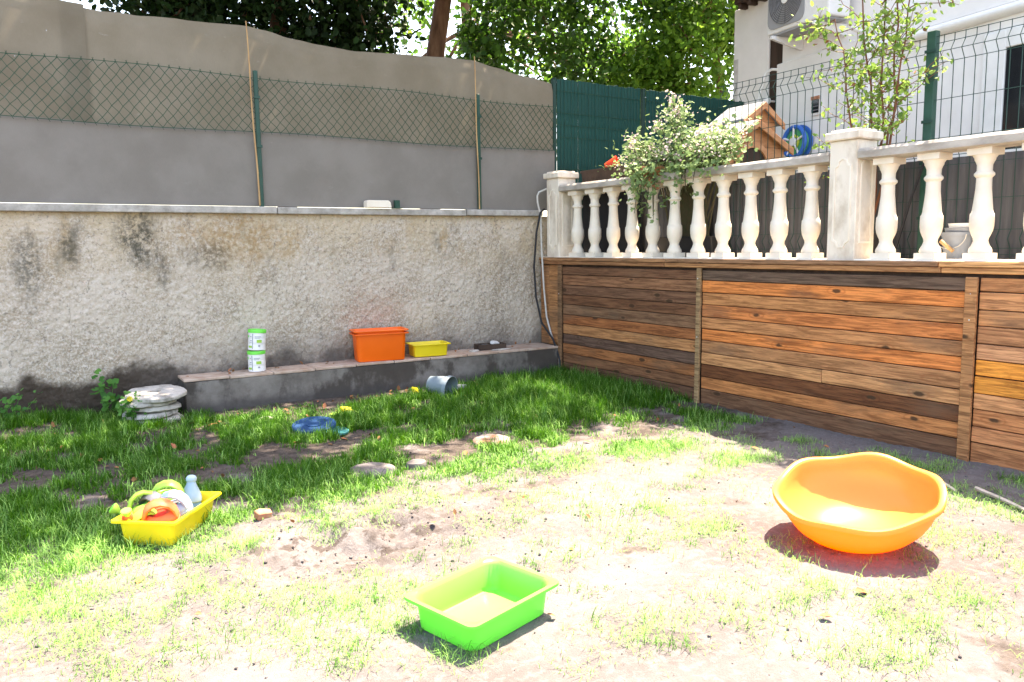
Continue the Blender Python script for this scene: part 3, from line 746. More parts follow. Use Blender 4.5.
# arched doorway: flat dark panel in place of the shaded inside, with a board arch
arc = [(.845, 1.40)] + [(1.05 + .205 * math.cos(a), 2.19 + .18 * math.sin(a)) for a in np.linspace(math.pi, 0, 13)] + [(1.255, 1.40)]
arc[0] = (.845, 1.40)
MB().prism([(a - 1.1, b - BZ) for a, b in arc], (-2.286 + 1.9, -2.277 + 1.9), 1).build("doorway_shade_panel", DARKB, kn)
out_ = [(1.05 + (a - 1.05) * 1.22, 1.40 + (b - 1.40) * 1.055) for a, b in arc]
mb = MB()
nn = len(arc)
mb.add([(a - 1.1, y, b - BZ) for y in (-2.305 + 1.9, -2.276 + 1.9) for a, b in arc] + [(a - 1.1, y, b - BZ) for y in (-2.305 + 1.9, -2.276 + 1.9) for a, b in out_],
       [f for k in range(nn - 1) for f in ((k, k + 1, 2 * nn + k + 1, 2 * nn + k), (nn + k, nn + k + 1, 3 * nn + k + 1, 3 * nn + k), (k, k + 1, nn + k + 1, nn + k), (2 * nn + k, 2 * nn + k + 1, 3 * nn + k + 1, 3 * nn + k))])
mb.build("door_arch", KENNEL, kn)

# hose reel on the house wall
hr = thing("hose_reel", "blue ringed hose reel with green hose mounted on the white wall", "hose reel", (3.72, .45, HB), (0, 0, R(-99.8)))
def ringmesh(cx_, y_, cz_, R_, r_, n=36, m=8):
    rs = []
    for i in range(n):
        a = 2 * math.pi * i / n
        rs.append([(cx_ + (R_ + r_ * math.cos(b)) * math.cos(a), y_ + r_ * math.sin(b), cz_ + (R_ + r_ * math.cos(b)) * math.sin(a)) for b in np.linspace(0, 2 * math.pi, m, endpoint=False)])
    return MB().rings(rs, loop=True)
CX, CZ = 1.52, hz(2.70)
ringmesh(CX, -.225, CZ, .185, .028).build("rim", BLUER, hr, smooth=True)
MB().tube([(CX, -.135, CZ), (CX, -.12, CZ)], .215, 36).build("flange", BLUER, hr)
MB().tube([(CX, -.212, CZ), (CX, -.207, CZ)], .16, 30).build("face_plate", HOSEG, hr)
mb = MB()
for i, (rr, yy) in enumerate([(.10, -.30), (.10, -.25), (.10, -.20), (.10, -.15), (.125, -.32), (.125, -.27), (.125, -.22), (.125, -.17), (.15, -.33), (.15, -.285), (.15, -.24), (.15, -.195)]):
    r_ = ringmesh(CX, -.125 + (yy + .15) * .4, CZ, rr, .015, 28, 6); mb.add(r_.v, r_.f)
mb.build("hose", HOSEG, hr, smooth=True)
mb = ringmesh(CX, -.225, CZ, .075, .017, 28, 6); mb.build("hose_end", HOSEY, hr, smooth=True)
mb = MB(); mb.tube([(CX, -.26, CZ), (CX, -.0865, CZ)], .05, 14); mb.build("drum", WHITEP, hr, smooth=True)
for k in range(5):
    a = 2 * math.pi * k / 5 + .3
    MB().tube([(CX + .04 * math.cos(a), -.238, CZ + .04 * math.sin(a)), (CX + .18 * math.cos(a), -.238, CZ + .2 * math.sin(a))], .014, 6).build("spoke", WHITEP, hr)
MB().box((CX - .1, -.118, CZ - .05), (CX + .1, -.0865, CZ + .05)).build("wall_bracket", GRILLE, hr, bevel=.004)

# ------------------------------------------------------------------ foliage helpers
def leaves(centers, dirs=None, size=.09, ratio=.75, jitter=.35, seed=1, up=.6, droop=.15):
    g = np.random.default_rng(seed); n = len(centers)
    d = g.normal(size=(n, 3)) if dirs is None else dirs + g.normal(size=(n, 3)) * .45
    d[:, 2] -= droop * 2; d /= np.linalg.norm(d, axis=1, keepdims=True)
    nn = g.normal(size=(n, 3)) * (1 - up) * 1.6; nn[:, 2] += up * 1.4
    w = np.cross(nn, d); w /= np.linalg.norm(w, axis=1, keepdims=True) + 1e-9
    nn = np.cross(d, w)
    s = size * g.uniform(1 - jitter, 1 + jitter, n)[:, None]
    wd = s * ratio * .5
    fold = s * g.uniform(.02, .16, n)[:, None]; curl = s * g.uniform(-.05, .22, n)[:, None]
    b = centers; t = centers + d * s - nn * curl
    p1 = centers + d * s * .28; p2 = centers + d * s * .70
    r1 = p1 + w * wd * .9 + nn * fold; l1 = p1 - w * wd * .9 + nn * fold
    r2 = p2 + w * wd * .72 + nn * (fold - curl * .4); l2 = p2 - w * wd * .72 + nn * (fold - curl * .4)
    V = np.stack([b, r1, r2, t, l2, l1], 1).reshape(-1, 3)
    o = (np.arange(n) * 6)[:, None]
    F = np.concatenate([o + np.array([[0, 1, 2, 3]]), o + np.array([[3, 4, 5, 0]])])
    return V, F
def blob_points(g, blobs, keep=None):
    out = []
    for (c, r, k) in blobs:
        u = g.normal(size=(k, 3)); u /= np.linalg.norm(u, axis=1, keepdims=True)
        rad = g.uniform(.25, 1, k)[:, None] ** .45
        out.append(np.array(c) + u * rad * np.array(r))
    p = np.concatenate(out)
    return p if keep is None else p[keep(p)]
def clumped(g, cl, per, spread):
    k = len(cl); s = spread * g.uniform(.6, 1.35, k)
    off = g.normal(size=(k, per, 3)) * s[:, None, None] * np.array([.6, .6, .42])
    return (cl[:, None, :] + off).reshape(-1, 3)
def branch(mb, a, b, r0, r1, g, sag=.2, n=6, sides=6):
    a, b = np.array(a, float), np.array(b, float); m = (a + b) / 2 + np.array([g.normal() * .15, g.normal() * .15, sag]) * np.linalg.norm(b - a) * .5
    ts = np.linspace(0, 1, n)
    mb.tube([(1 - t) ** 2 * a + 2 * t * (1 - t) * m + t * t * b for t in ts], [r0 + (r1 - r0) * t for t in ts], sides)
def tree(label, base, path, r0, r1, blobs, per, spread, size, lm, seed, keep=None, nbranch=26, cat="tree", group=None, up=.6):
    g = np.random.default_rng(seed)
    t = thing("broadleaf_tree", label, cat, base, group=group)
    B = np.array(base)
    pts = [Vector(p) - Vector(base) for p in path]
    MB().tube(pts, [r0 + (r1 - r0) * i / (len(pts) - 1) for i in range(len(pts))], 12).build("trunk", BARK, t, smooth=True)
    cl = blob_points(g, blobs, keep)
    mb = MB(); P = np.array(path)
    for q in g.choice(len(cl), min(nbranch, len(cl)), replace=False):
        s = P[-1] if g.random() < .6 else P[-2]
        branch(mb, s - B, cl[q] - B, r1 * .55, .012, g)
    for q in g.choice(len(cl), min(nbranch * 4, len(cl)), replace=False):
        e = cl[q]; near = cl[np.argsort(np.linalg.norm(cl - e, axis=1))[g.integers(3, 12)]]
        branch(mb, e - B, near - B, .014, .005, g, .05, 4, 4)
    mb.build("limbs", BARK, t, smooth=True)
    lc = clumped(g, cl, per, spread)
    if keep is not None: lc = lc[keep(lc)]
    V, F = leaves(lc - B, None, size, .78, .35, seed + 1, up)
    cr = fast("crown", V, F, lm, t)
    return t
def keepA(p):
    over = p[:, 1] < .5
    ok = np.where(over, p[:, 2] > 4.75, p[:, 2] > 3.2)
    # natural edge of the crown over the lawn
    edge = -2.0 - .95 * sstep(-.4, -2.0, p[:, 0]) + .5 * (vnoise(p[:, 0] * 1.1 + 4, p[:, 2] * .9) - .5)
    sunny = (p[:, 1] < -.3) & (p[:, 0] - .40 * (p[:, 2] - 2.3) > -.15)
    bare = (np.abs(p[:, 0] - (.22 - .51 * (3 - p[:, 1]))) < .42) & (p[:, 2] < 5.7) & (p[:, 1] < 3.4)     # clear stem below the crown
    return ok & (p[:, 1] > edge) & ~sunny & ~bare
tree("big overhanging broadleaf tree with reddish trunk rising behind the shade net", (-.02, 3.0, 0),
     [(-.02, 3.0, 0), (.08, 3.0, 1.5), (.16, 3.0, 3.2), (.26, 3.0, 4.3), (.40, 3.0, 5.03), (.45, 2.7, 5.9), (.3, 2.2, 6.6)], .17, .10,
     [((-.9, .3, 6.3), (3.9, 2.6, 1.3), 190), ((-.7, 1.0, 6.1), (3.7, 1.0, .8), 90), ((-2.5, -1.7, 6.2), (1.8, 1.1, .8), 62), ((2.2, 1.6, 5.8), (2.4, 1.4, 1.0), 50), ((1.9, 2.6, 4.3), (1.3, 1.2, 1.1), 50)],
     80, .36, .10, LEAFM, 5, keepA, 34)
tree("dark dense tree filling the gap over the net left of the reddish trunk", (-2.0, 3.3, 0),
     [(-2.0, 3.3, 0), (-1.95, 3.3, 2), (-1.9, 3.3, 3.6), (-2.0, 3.3, 5), (-1.9, 3.2, 6)], .15, .08,
     [((-2.2, 3.2, 4.8), (1.9, 1.3, 1.5), 330)], 66, .40, .10, LEAFD, 15, None, 20)
tree("sunlit green tree behind the slatted panels, next to the house corner", (5.25, 2.05, 0),
     [(5.25, 2.05, 0), (5.22, 2.0, 2), (5.18, 2.0, 3.9), (5.0, 2.0, 4.6), (4.9, 2.0, 5.3)], .10, .05,
     [((4.3, 1.8, 4.4), (1.0, .7, 1.0), 70), ((4.7, 1.9, 5.5), (1.2, .9, 1.0), 90), ((3.6, 2.4, 4.0), (.8, .7, .6), 45)], 60, .34, .095, LEAFL2, 25, None, 22)
tree("tall leafy tree further back, seen between the trunk and the house", (4.9, 7.6, 0),
     [(4.9, 7.6, 0), (4.8, 7.6, 2), (4.4, 7.5, 4), (3.3, 7.4, 6), (3.2, 7.4, 7.5)], .2, .1,
     [((3.6, 7.4, 5.6), (3.0, 1.6, 2.6), 80), ((6.6, 7.0, 5.0), (1.8, 1.2, 1.8), 30)], 55, .5, .13, LEAFL2, 35, None, 20)

# ------------------------------------------------------------------ young tree and geranium
def wander(g, a, b, n=9, amp=.05):
    a, b = np.array(a, float), np.array(b, float); p = [a + (b - a) * t for t in np.linspace(0, 1, n)]
    w = np.cumsum(g.normal(size=(n, 3)) * amp, 0); w -= np.linspace(0, 1, n)[:, None] * w[-1]
    return [q + x for q, x in zip(p, w)]
g = np.random.default_rng(44)
yt = thing("young_tree", "slender young tree with red twigs and pale green leaves before the wire fence", "young tree", (.42, -3.95, 1.315))
mb = MB(); lp_ = []
BY = np.array([.42, -3.95, 1.315])
stems = [((.42, -3.95, 1.3), (.40, -3.80, 3.7)), ((.43, -3.96, 1.3), (.42, -3.98, 3.75)), ((.42, -3.94, 1.3), (.44, -4.22, 3.5)), ((.41, -3.97, 1.3), (.37, -4.10, 3.8)), ((.42, -3.93, 1.3), (.44, -3.55, 3.2))]
for a, b in stems:
    pts = wander(g, a, b, 14, .018); mb.tube([p - BY for p in pts], list(np.linspace(.012, .004, 14)), 6)
    for i in range(5, 14):
        for q in range(2):
            s = pts[i]; ang = g.uniform(-1, 1); L_ = g.uniform(.15, .50)
            e = s + np.array([g.uniform(-.10, .06), math.copysign(L_, ang) * .85, g.uniform(-.12, .30)])
            e[0] = min(max(e[0], .30), .48)
            tw = wander(g, s, e, 6, .014); mb.tube([p - BY for p in tw], list(np.linspace(.0045, .0018, 6)), 4)
            for k in range(1, 6):
                for _ in range(3): lp_.append(tw[k] + g.normal(size=3) * .022)
            if g.random() < .5:
                e2 = tw[3] + np.array([g.uniform(-.04, .04), g.uniform(-.22, .22), g.uniform(-.02, .20)]); tw2 = wander(g, tw[3], e2, 5, .01)
                mb.tube([p - BY for p in tw2], list(np.linspace(.003, .0012, 5)), 4)
                for k in range(1, 5):
                    for _ in range(2): lp_.append(tw2[k] + g.normal(size=3) * .018)
mb.build("stems", TWIG, yt, smooth=True)
V, F = leaves(np.array(lp_) - BY, None, .045, .62, .4, 45, .45, .1)
fast("foliage", V, F, LEAFL, yt)
sel = g.choice(len(lp_), 60, replace=False)
V, F = leaves(np.array(lp_)[sel] - BY, None, .035, .6, .3, 46, .3); fast("withered_leaves", V, F, DRY, yt)
# its pot, hidden behind the base course
tp = thing("tree_pot", "black pot holding the young tree behind the balusters", "pot", (.42, -3.95, 1.272))
mb = MB(); mb.lathe([(.075, 0), (.10, .19), (.112, .19), (.112, .235), (.10, .235), (.095, .20), (.0, .20)], 20, top=False); mb.build("pot_body", CABLE, tp, smooth=True)

def fan_leaves(C, N_, size, g):
    """rounded lobed leaves: 9-point fans"""
    n = len(C); a = g.normal(size=(n, 3)); N_ = N_ / np.linalg.norm(N_, axis=1, keepdims=True)
    u = np.cross(N_, a); u /= np.linalg.norm(u, axis=1, keepdims=True); w = np.cross(N_, u)
    k = 10; ang = np.linspace(-2.75, 2.75, k)
    rad = np.array([.62, .95, .80, 1.0, .86, 1.05, .86, 1.0, .80, .78])
    s = (size * g.uniform(.6, 1.3, n))[:, None, None]
    ring = C[:, None, :] + s * rad[None, :, None] * (np.cos(ang)[None, :, None] * u[:, None, :] + np.sin(ang)[None, :, None] * w[:, None, :]) + s * .22 * N_[:, None, :] * (np.abs(np.sin(ang * 2.5))[None, :, None])
    V = np.concatenate([C[:, None, :], ring], 1).reshape(-1, 3)
    o = (np.arange(n) * (k + 1))[:, None]
    F = np.concatenate([np.concatenate([o, o + i, o + i + 1], 1) for i in range(1, k)])
    return V, F
g = np.random.default_rng(60)
ger = thing("geranium_shrub", "straggly flowering geranium spilling over the stone handrail", "shrub", (.40, -2.0, 1.35))
BG = np.array([.40, -2.0, 1.35]); mb = MB(); lc = []; fl = []; 
ends = []
for _ in range(70):   # upright and arching stems
    y = g.uniform(-3.0, -1.25); h = 2.20 + .28 * g.random() + .42 * math.exp(-((y + 1.95) / .22) ** 2) * g.random()
    ends.append(np.array([g.uniform(.02, .36), y, h]))
for _ in range(9): ends.append(np.array([g.uniform(.12, .3), g.uniform(-2.1, -1.75), g.uniform(2.5, 2.86)]))
for _ in range(20): ends.append(np.array([g.uniform(-.08, .12), g.uniform(-3.0, -1.9), g.uniform(2.08, 2.36)]))
for _ in range(15): ends.append(np.array([g.uniform(-.07, .00), g.uniform(-1.98, -1.68), g.uniform(1.62, 2.15)]))
for _ in range(6): ends.append(np.array([g.uniform(-.06, .00), g.uniform(-2.5, -2.2), g.uniform(1.88, 2.1)]))
for e in ends:
    s = np.array([.40, -2.0 + g.uniform(-.3, .25), 1.5])
    m = np.array([.36, (s[1] + e[1]) / 2, 2.22 + .06 * g.random()])
    if e[2] < 2.15: m2 = np.array([.02, e[1] + g.uniform(-.06, .06), 2.24]); pts = [s, m, m2, (m2 + e) / 2 + np.array([-.01, 0, 0]), e]
    else: pts = [s, m, (m + e) / 2 + g.normal(size=3) * .03, e]
    mb.tube([p - BG for p in pts], list(np.linspace(.009, .003, len(pts))), 5)
    low = e[2] < 2.15
    for k in range(24 if not low else 17):
        t = g.uniform(.55, 1.0) ** .7 * (len(pts) - 1); i = min(int(t), len(pts) - 2); p = pts[i] + (pts[i + 1] - pts[i]) * (t - i)
        lc.append(p + g.normal(size=3) * np.array([.05, .085, .075]))
    if e[2] > 2.2:
        for _ in range(g.integers(6, 16)): fl.append(e + g.normal(size=3) * .034 + np.array([0, 0, .02]))
lc = np.array(lc)
def clear_rail(p):   # keep blades out of the stone
    inr = (p[:, 0] > -.02) & (p[:, 0] < .30) & (p[:, 2] < 2.15) & (p[:, 2] > 1.9)
    p[inr, 0] = -.05 - .04 * g.random(inr.sum()); return p
lc = clear_rail(lc)
N_ = g.normal(size=(len(lc), 3)) * .55 + np.array([-.45, -.2, .75])
V, F = fan_leaves(lc - BG, N_, .023, g)
mb.build("stems", mat("woody_green_stem", (.05, .06, .025), (.08, .06, .035), 20, rough=.8), ger, smooth=True)
fast("foliage", V, F, LEAFG, ger)
fl = np.array(fl); N_ = g.normal(size=(len(fl), 3)) * .6 + np.array([-.4, -.2, .5])
V, F = fan_leaves(fl - BG, N_, .012, g); fast("blossoms", V, F, BLOOM, ger)
# curled dead leaves caught on the rail
dl = np.array([.0, -2.0, 2.10]) + g.normal(size=(16, 3)) * np.array([.02, .06, .05]); dl[:, 0] = -.035 - .03 * g.random(16)
V, F = leaves(dl - BG, None, .07, .7, .3, 61, .2); fast("dead_leaves", V, F, DRY, ger)
gp = thing("geranium_pot", "dark trough behind the balusters that the geranium grows from", "planter", (.41, -2.0, 1.272))
MB().prism([(-.09, 0), (.09, 0), (.12, .24), (-.12, .24)], (-.42, .42), 1).build("trough", CABLE, gp, bevel=.008)

pl = thing("planter_box", "dark brown ribbed planter box beside the corner pillar", "planter", (.40, -.83, 1.272))
MB().box((-.09, -.40, 0), (.09, .40, .80)).build("stand", CABLE, pl, bevel=.006)
def trough(L, W, H, t, inset):
    o = [(-W, -L), (W, -L), (W, L), (-W, L)]
    i = inset
    return [[(x * (1 - i), y * (1 - i * W / L), 0) for x, y in o], [(x, y, H) for x, y in o],
            [(x * (1 - t / W), y * (1 - t / L), H) for x, y in o], [(x * (1 - t / W - i), y * (1 - t / L - i * .3), .04) for x, y in o]]
bx_ = MB().rings(trough(.40, .105, .20, .014, .16)).build("box", BROWNP, pl, bevel=.004, loc=(0, 0, .803))
mb = MB()
for y in np.linspace(-.37, .37, 17): mb.box((-.106 + .006, y - .008, .03), (-.094 + .0, y + .008, .165))
mb.build("rib", BROWNP, bx_)
mb = MB(); mb.rings([[(x * 1.05, y * 1.02, z) for x, y, z in r] for r in ([(-.105, -.40, .172), (.105, -.40, .172), (.105, .40, .172), (-.105, .40, .172)], [(-.105, -.40, .198), (.105, -.40, .198), (.105, .40, .198), (-.105, .40, .198)])], False, False); mb.build("rim", BROWNP, bx_)
MB().box((-.088, -.38, .15), (.088, .38, .166)).build("soil", SOILD, bx_)
sp = thing("tipped_pot", "small orange red pot tipped over on the brown planter box", "pot", (.38, -.86, 2.30), (R(70), R(10), R(35)))
mb = MB(); mb.lathe([(.05, -.06), (.072, .06), (.08, .06), (.08, .085), (.07, .085), (.066, .05), (.046, -.05), (.0, -.05)], 20, top=False)
mb.build("pot_body", REDS, sp, smooth=True)
MB().lathe([(.062, .045), (.0, .05)], 16, top=False, bot=False).build("pot_soil", SOILD, sp)
mb = MB(); g = np.random.default_rng(71)
sg = thing("trailing_plant", "small pale trailing plant growing in the brown planter box", "plant", (.36, -.95, 2.235))
cc = g.normal(size=(80, 3)) * np.array([.05, .14, .035]) + np.array([-.03, 0, .04]); cc[:, 2] = np.abs(cc[:, 2])
V, F = fan_leaves(cc, g.normal(size=(80, 3)) * .6 + np.array([-.3, 0, .8]), .016, g); fast("foliage", V, F, LEAFG, sg)
for k in range(6): mb.tube([(0, -.12 + k * .05, -.012), (-.02, -.12 + k * .05, .05), (-.05, -.13 + k * .052, .06)], .003, 4)
mb.build("stems", TWIG, sg)

# ------------------------------------------------------------------ bucket and clutter behind the balusters
bk = thing("bucket", "pale grey plastic bucket with wooden grip between the balusters", "bucket", (.40, -4.63, 1.285))
mb = MB(); mb.lathe([(.075, 0), (.098, .19), (.106, .19), (.106, .215), (.098, .215), (.094, .18), (.072, .008), (0, .008)], 24, top=False)
mb.build("bucket_body", BUCKM, bk, smooth=True)
hp = [(-.104 * math.cos(a) * .3 - .104, .10 * math.cos(a), .20 - .10 * math.sin(a)) for a in np.linspace(0, math.pi, 11)]
h_ = MB().tube(hp, .003, 5).build("handle", PIPEW, bk)
MB().tube([(-.128, .045, .155), (-.132, -.045, .085)], .014, 8).build("grip", CANE, h_, smooth=True)
for i, (r_, z_, lb) in enumerate(((.092, .217, "grey round tray resting on the pale bucket"), (.078, .247, "white round tray on top of the grey tray above the bucket"))):
    mb = MB(); mb.lathe([(r_ * .92, 0), (r_, .024), (r_ * 1.04, .026), (r_ * 1.04, .029), (r_ * .97, .029), (r_ * .88, .006), (0, .006)], 20, top=False)
    tag(mb.build("round_tray", (BUCKM, WHITEP)[i], smooth=True, loc=(.40, -4.64 - .01 * i, 1.285 + z_)), lb, "tray")
tag(MB().tube([(.44, -4.12, 1.275), (.46, -4.24, 1.75), (.48, -4.32, 2.02)], .009, 6).build("leaning_rod", CABLE), "thin black rod leaning behind the balusters right of the pillar", "rod")

# ------------------------------------------------------------------ corner pipe and cable
mb = MB(); cp = [(.03, -.13, 2.09), (-.02, -.125, 2.07), (-.07, -.12, 2.05), (-.092, -.115, 2.01), (-.085, -.11, 1.93), (-.04, -.10, 1.80), (-.045, -.125, 1.4), (-.035, -.15, .95), (-.028, -.19, .62), (-.02, -.27, .42), (-.022, -.425, .20), (-.03, -.45, .02)]
tag(mb.tube(cp, .0105, 8).build("white_pipe", PIPEW, smooth=True), "thin whitish pipe bending down the corner beside the timber wall", "pipe")
mb = MB(); cp = [(.01, -.11, 1.86), (-.05, -.115, 1.82), (-.10, -.105, 1.6), (-.13, -.09, 1.2), (-.12, -.11, .85), (-.085, -.17, .55), (-.05, -.35, .37), (-.035, -.455, .15), (-.06, -.50, .0)]
tag(mb.tube(cp, .012, 8).build("black_cable", CABLE, smooth=True), "black cable running down the corner next to the whitish pipe", "cable")

# ------------------------------------------------------------------ plastic tubs
def rr_ring(L, W, r, z, n=6):
    out = []
    for q, (sx, sy) in enumerate(((1, 1), (-1, 1), (-1, -1), (1, -1))):
        for k in range(n):
            a = math.pi / 2 * (q + k / (n - 1)); out.append((sx * (L / 2 - r) + r * math.cos(a), sy * (W / 2 - r) + r * math.sin(a), z))
    return out
def tub(L, W, H, tap, r, lip, t=.006, drop=.012, step=True):
    b = r * .7
    R_ = [rr_ring(L - 2 * lip - 2 * tap - .03, W - 2 * lip - 2 * tap - .03, max(r - .025, .01), 0),
          rr_ring(L - 2 * lip - 2 * tap - .008, W - 2 * lip - 2 * tap - .008, max(r - .01, .012), .006),
          rr_ring(L - 2 * lip - 2 * tap, W - 2 * lip - 2 * tap, r, .022),
          rr_ring(L - 2 * lip, W - 2 * lip, r, H - drop),
          rr_ring(L, W, r * .55, H - drop), rr_ring(L + .003, W + .003, r * .55, H - drop + .004),
          rr_ring(L, W, r * .55, H), rr_ring(L - 2 * lip + .012, W - 2 * lip + .012, r * .9, H),
          rr_ring(L - 2 * lip + .004, W - 2 * lip + .004, r, H - .006),
          rr_ring(L - 2 * lip - 2 * t, W - 2 * lip - 2 * t, r - t, H - .014),
          rr_ring(L - 2 * lip - 2 * tap - 2 * t, W - 2 * lip - 2 * tap - 2 * t, r - t, .026),
          rr_ring(L - 2 * lip - 2 * tap - 2 * t - .012, W - 2 * lip - 2 * tap - 2 * t - .012, r - t - .004, .012),
          rr_ring(L - 2 * lip - 2 * tap - 2 * t - .04, W - 2 * lip - 2 * tap - 2 * t - .04, max(r - t - .02, .008), .008)]
    return MB().rings(R_, True, True)
def gzf(x, y): return float(gz(np.array([x]), np.array([y]))[0])
t = tag(tub(.50, .385, .128, .008, .062, .024).build("plastic_basin", LIME, smooth=True, loc=(-3.79, -5.12, .002), rot=(R(.8), R(-.6), R(15.4))), "empty lime green plastic basin on the bare sunny soil", "basin")
tray = tag(tub(.52, .33, .135, .012, .03, .024).build("toy_tray", YELLOW, smooth=True, loc=(-4.646, -3.36, -.002), rot=(R(1.5), R(1.0), R(53.4))), "yellow plastic tub on the grass filled with toy watering cans", "tub")
tag(tub(.56, .30, .285, .014, .045, .024, step=False).build("storage_crate", ORANGE, smooth=True, loc=(-2.13, -.215, .304), rot=(0, 0, R(-10))), "tall orange plastic crate on the ledge, the outer of two nested", "crate", "nested orange crates")
tag(tub(.555, .295, .28, .020, .045, .030, step=False).build("storage_crate", ORANGE, smooth=True, loc=(-2.13, -.215, .340), rot=(0, 0, R(-10.6))), "orange plastic crate nested inside the other, showing only its upper rim", "crate", "nested orange crates")
tag(tub(.42, .28, .135, .008, .03, .022).build("yellow_tub", YELLOW, smooth=True, loc=(-1.585, -.225, .304), rot=(0, 0, R(-8))), "empty yellow plastic tub beside the orange crates on the ledge", "tub")

# cans
def can(label, loc, rot, seed):
    t = thing("food_can", label, "can", loc, rot, "white cans stacked on the ledge"); t.scale = (1.1, 1.1, 1.0)
    mb = MB(); mb.lathe([(.070, 0), (.073, .004), (.0715, .008), (.0715, .052), (.0705, .055), (.0715, .058), (.0715, .105), (.0705, .108), (.0715, .111), (.0715, .162), (.07, .166)], 28)
    mb.build("can_body", WHITEP, t, smooth=True)
    mb = MB(); mb.lathe([(.0755, .163), (.0755, .190), (.073, .194), (.068, .194), (.066, .190), (0, .190)], 28, top=False); mb.build("lid", LIME, t, smooth=True)
    def patch(a0, a1, z0, z1, m, nm, r_=.0725):
        mb = MB(); n = 7; A = np.linspace(R(a0), R(a1), n)
        vs = [(rr * math.cos(a), rr * math.sin(a), z) for rr in (r_ - .001, r_) for z in (z0, z1) for a in A]
        fs = []
        for k in range(n - 1):
            fs += [(2 * n + k, 2 * n + k + 1, 3 * n + k + 1, 3 * n + k), (k, k + 1, n + k + 1, n + k), (n + k, n + k + 1, 3 * n + k + 1, 3 * n + k), (k, k + 1, 2 * n + k + 1, 2 * n + k)]
        fs += [(0, n, 3 * n, 2 * n), (n - 1, 2 * n - 1, 4 * n - 1, 3 * n - 1)]
        mb.add(vs, fs); mb.build(nm, m, t)
    s = seed
    patch(s - 92, s - 68, .118, .138, LIME, "label_mark"); patch(s - 8, s + 26, .072, .100, LIMEP, "label_mark")
    patch(s - 70, s - 40, .022, .042, LIMEP, "label_mark"); patch(s - 38, s - 33, .012, .155, BUCKM, "label_line")
    patch(s - 55, s - 42, .085, .092, BUCKM, "label_text"); patch(s - 55, s - 45, .125, .131, BUCKM, "label_text"); patch(s - 22, s + 20, .125, .130, BUCKM, "label_text"); patch(s - 22, s + 10, .113, .117, BUCKM, "label_text")
    patch(s - 60, s - 42, .07, .074, BUCKM, "label_text"); patch(s + 2, s + 16, .035, .05, GRILLE, "label_mark")
    return t
can("white tin can with lime lid, lower of the two on the ledge", (-3.35, -.16, .303), (0, 0, 0), -100)
can("white tin can with lime lid, tilted on top of the other", (-3.345, -.16, .503), (R(0), R(4.5), R(10)), -108)

# shallow dark box with rubble
sb = thing("shallow_box", "shallow dark wooden box of scraps on the ledge by the corner", "box", (-.80, -.19, .303), (0, 0, R(-9)))
MB().box((-.165, -.075, 0), (.165, .075, .008)).build("base", DARKB, sb)
for a, b_ in (((-.165, -.075, .009), (.165, -.066, .062)), ((-.165, .066, .009), (.165, .075, .062)), ((-.165, -.0655, .009), (-.156, .0655, .062)), ((.156, -.0655, .009), (.165, .0655, .062))):
    MB().box(a, b_).build("side", BROWNP, sb, bevel=.002)
tag(MB().prism([(-.05, -.03), (.045, -.035), (.055, .02), (.01, .04), (-.045, .03)], (0, .03), 2).build("white_scrap", WHITEP, loc=(-.745, -.19, .353), rot=(R(18), R(5), .3), bevel=.004), "white angular scrap sticking up from the dark shallow box", "scrap")
tag(MB().prism([(-.04, -.025), (.03, -.03), (.04, .02), (-.03, .03)], (0, .025), 2).build("grey_scrap", STONEG, loc=(-.87, -.19, .34), rot=(R(-12), R(8), .8), bevel=.004), "grey flat scrap lying in the dark shallow box", "scrap")

def pebble(name, label, cat, loc, s, m, seed, group=None, rot=0.0):
    g = np.random.default_rng(seed); bm = bmesh.new(); bmesh.ops.create_icosphere(bm, subdivisions=2, radius=1)
    for v in bm.verts:
        k = 1 + .25 * (vnoise(v.co.x * 1.7 + seed, v.co.y * 1.7 + v.co.z * 1.3) - .5) * 2
        v.co = Vector((v.co.x * s[0] * k, v.co.y * s[1] * k, v.co.z * s[2] * k))
    me = bpy.data.meshes.new(name); bm.to_mesh(me); bm.free()
    o = link(name, me, m, None, loc, (0, 0, rot)); return tag(o, label, cat, group)
pebble("pale_rubble", "pale flat rubble piece on the ledge left of the dark box", "rubble", (-1.04, -.25, .308), (.07, .045, .014), STONEW, 3)
pebble("pale_rubble", "long pale rubble piece on the ledge before the dark box", "rubble", (-.72, -.31, .306), (.15, .03, .010), STONEW, 5)

# ------------------------------------------------------------------ stacked stone discs
def disc(label, loc, r, h, seed, rot=(0, 0, 0), hole=0.0):
    n = 34; g = np.random.default_rng(seed); ph = g.uniform(0, 6.28, 4)
    def rad(a): return r * (1 + .03 * math.sin(2 * a + ph[0]) + .025 * math.sin(5 * a + ph[1]) + .015 * math.sin(9 * a + ph[2]))
    A = np.linspace(0, 2 * math.pi, n, endpoint=False)
    def ringr(k, z, jit=.004): return [(rad(a) * k * math.cos(a), rad(a) * k * math.sin(a), z + g.uniform(-jit, jit)) for a in A]
    if hole:
        hr_ = [[(hole * math.cos(a), hole * math.sin(a), z) for a in A] for z in (h, 0)]
        mb = MB().rings([ringr(.93, 0), ringr(1.0, h * .25), ringr(1.0, h * .75), ringr(.94, h), ringr(.5, h), hr_[0], hr_[1]], loop=True)
    else:
        mb = MB().rings([ringr(.9, 0), ringr(1.0, h * .3), ringr(.99, h * .75), ringr(.92, h), ringr(.4, h)], True, True)
    return tag(mb.build("stone_disc", STONEW, smooth=True, loc=loc, rot=rot), label, "stone disc", "round stone discs stacked by the ledge")
BS = gzf(-4.29, -.36) - .012
disc("broken grey white bottom disc of the stack, half sunk in soil", (-4.30, -.42, BS), .225, .05, 1, (R(2), R(2), .3))
disc("thin white stone disc second from the bottom of the stack", (-4.33, -.40, BS + .052), .225, .046, 2, (R(-1), R(-1), 1.1))
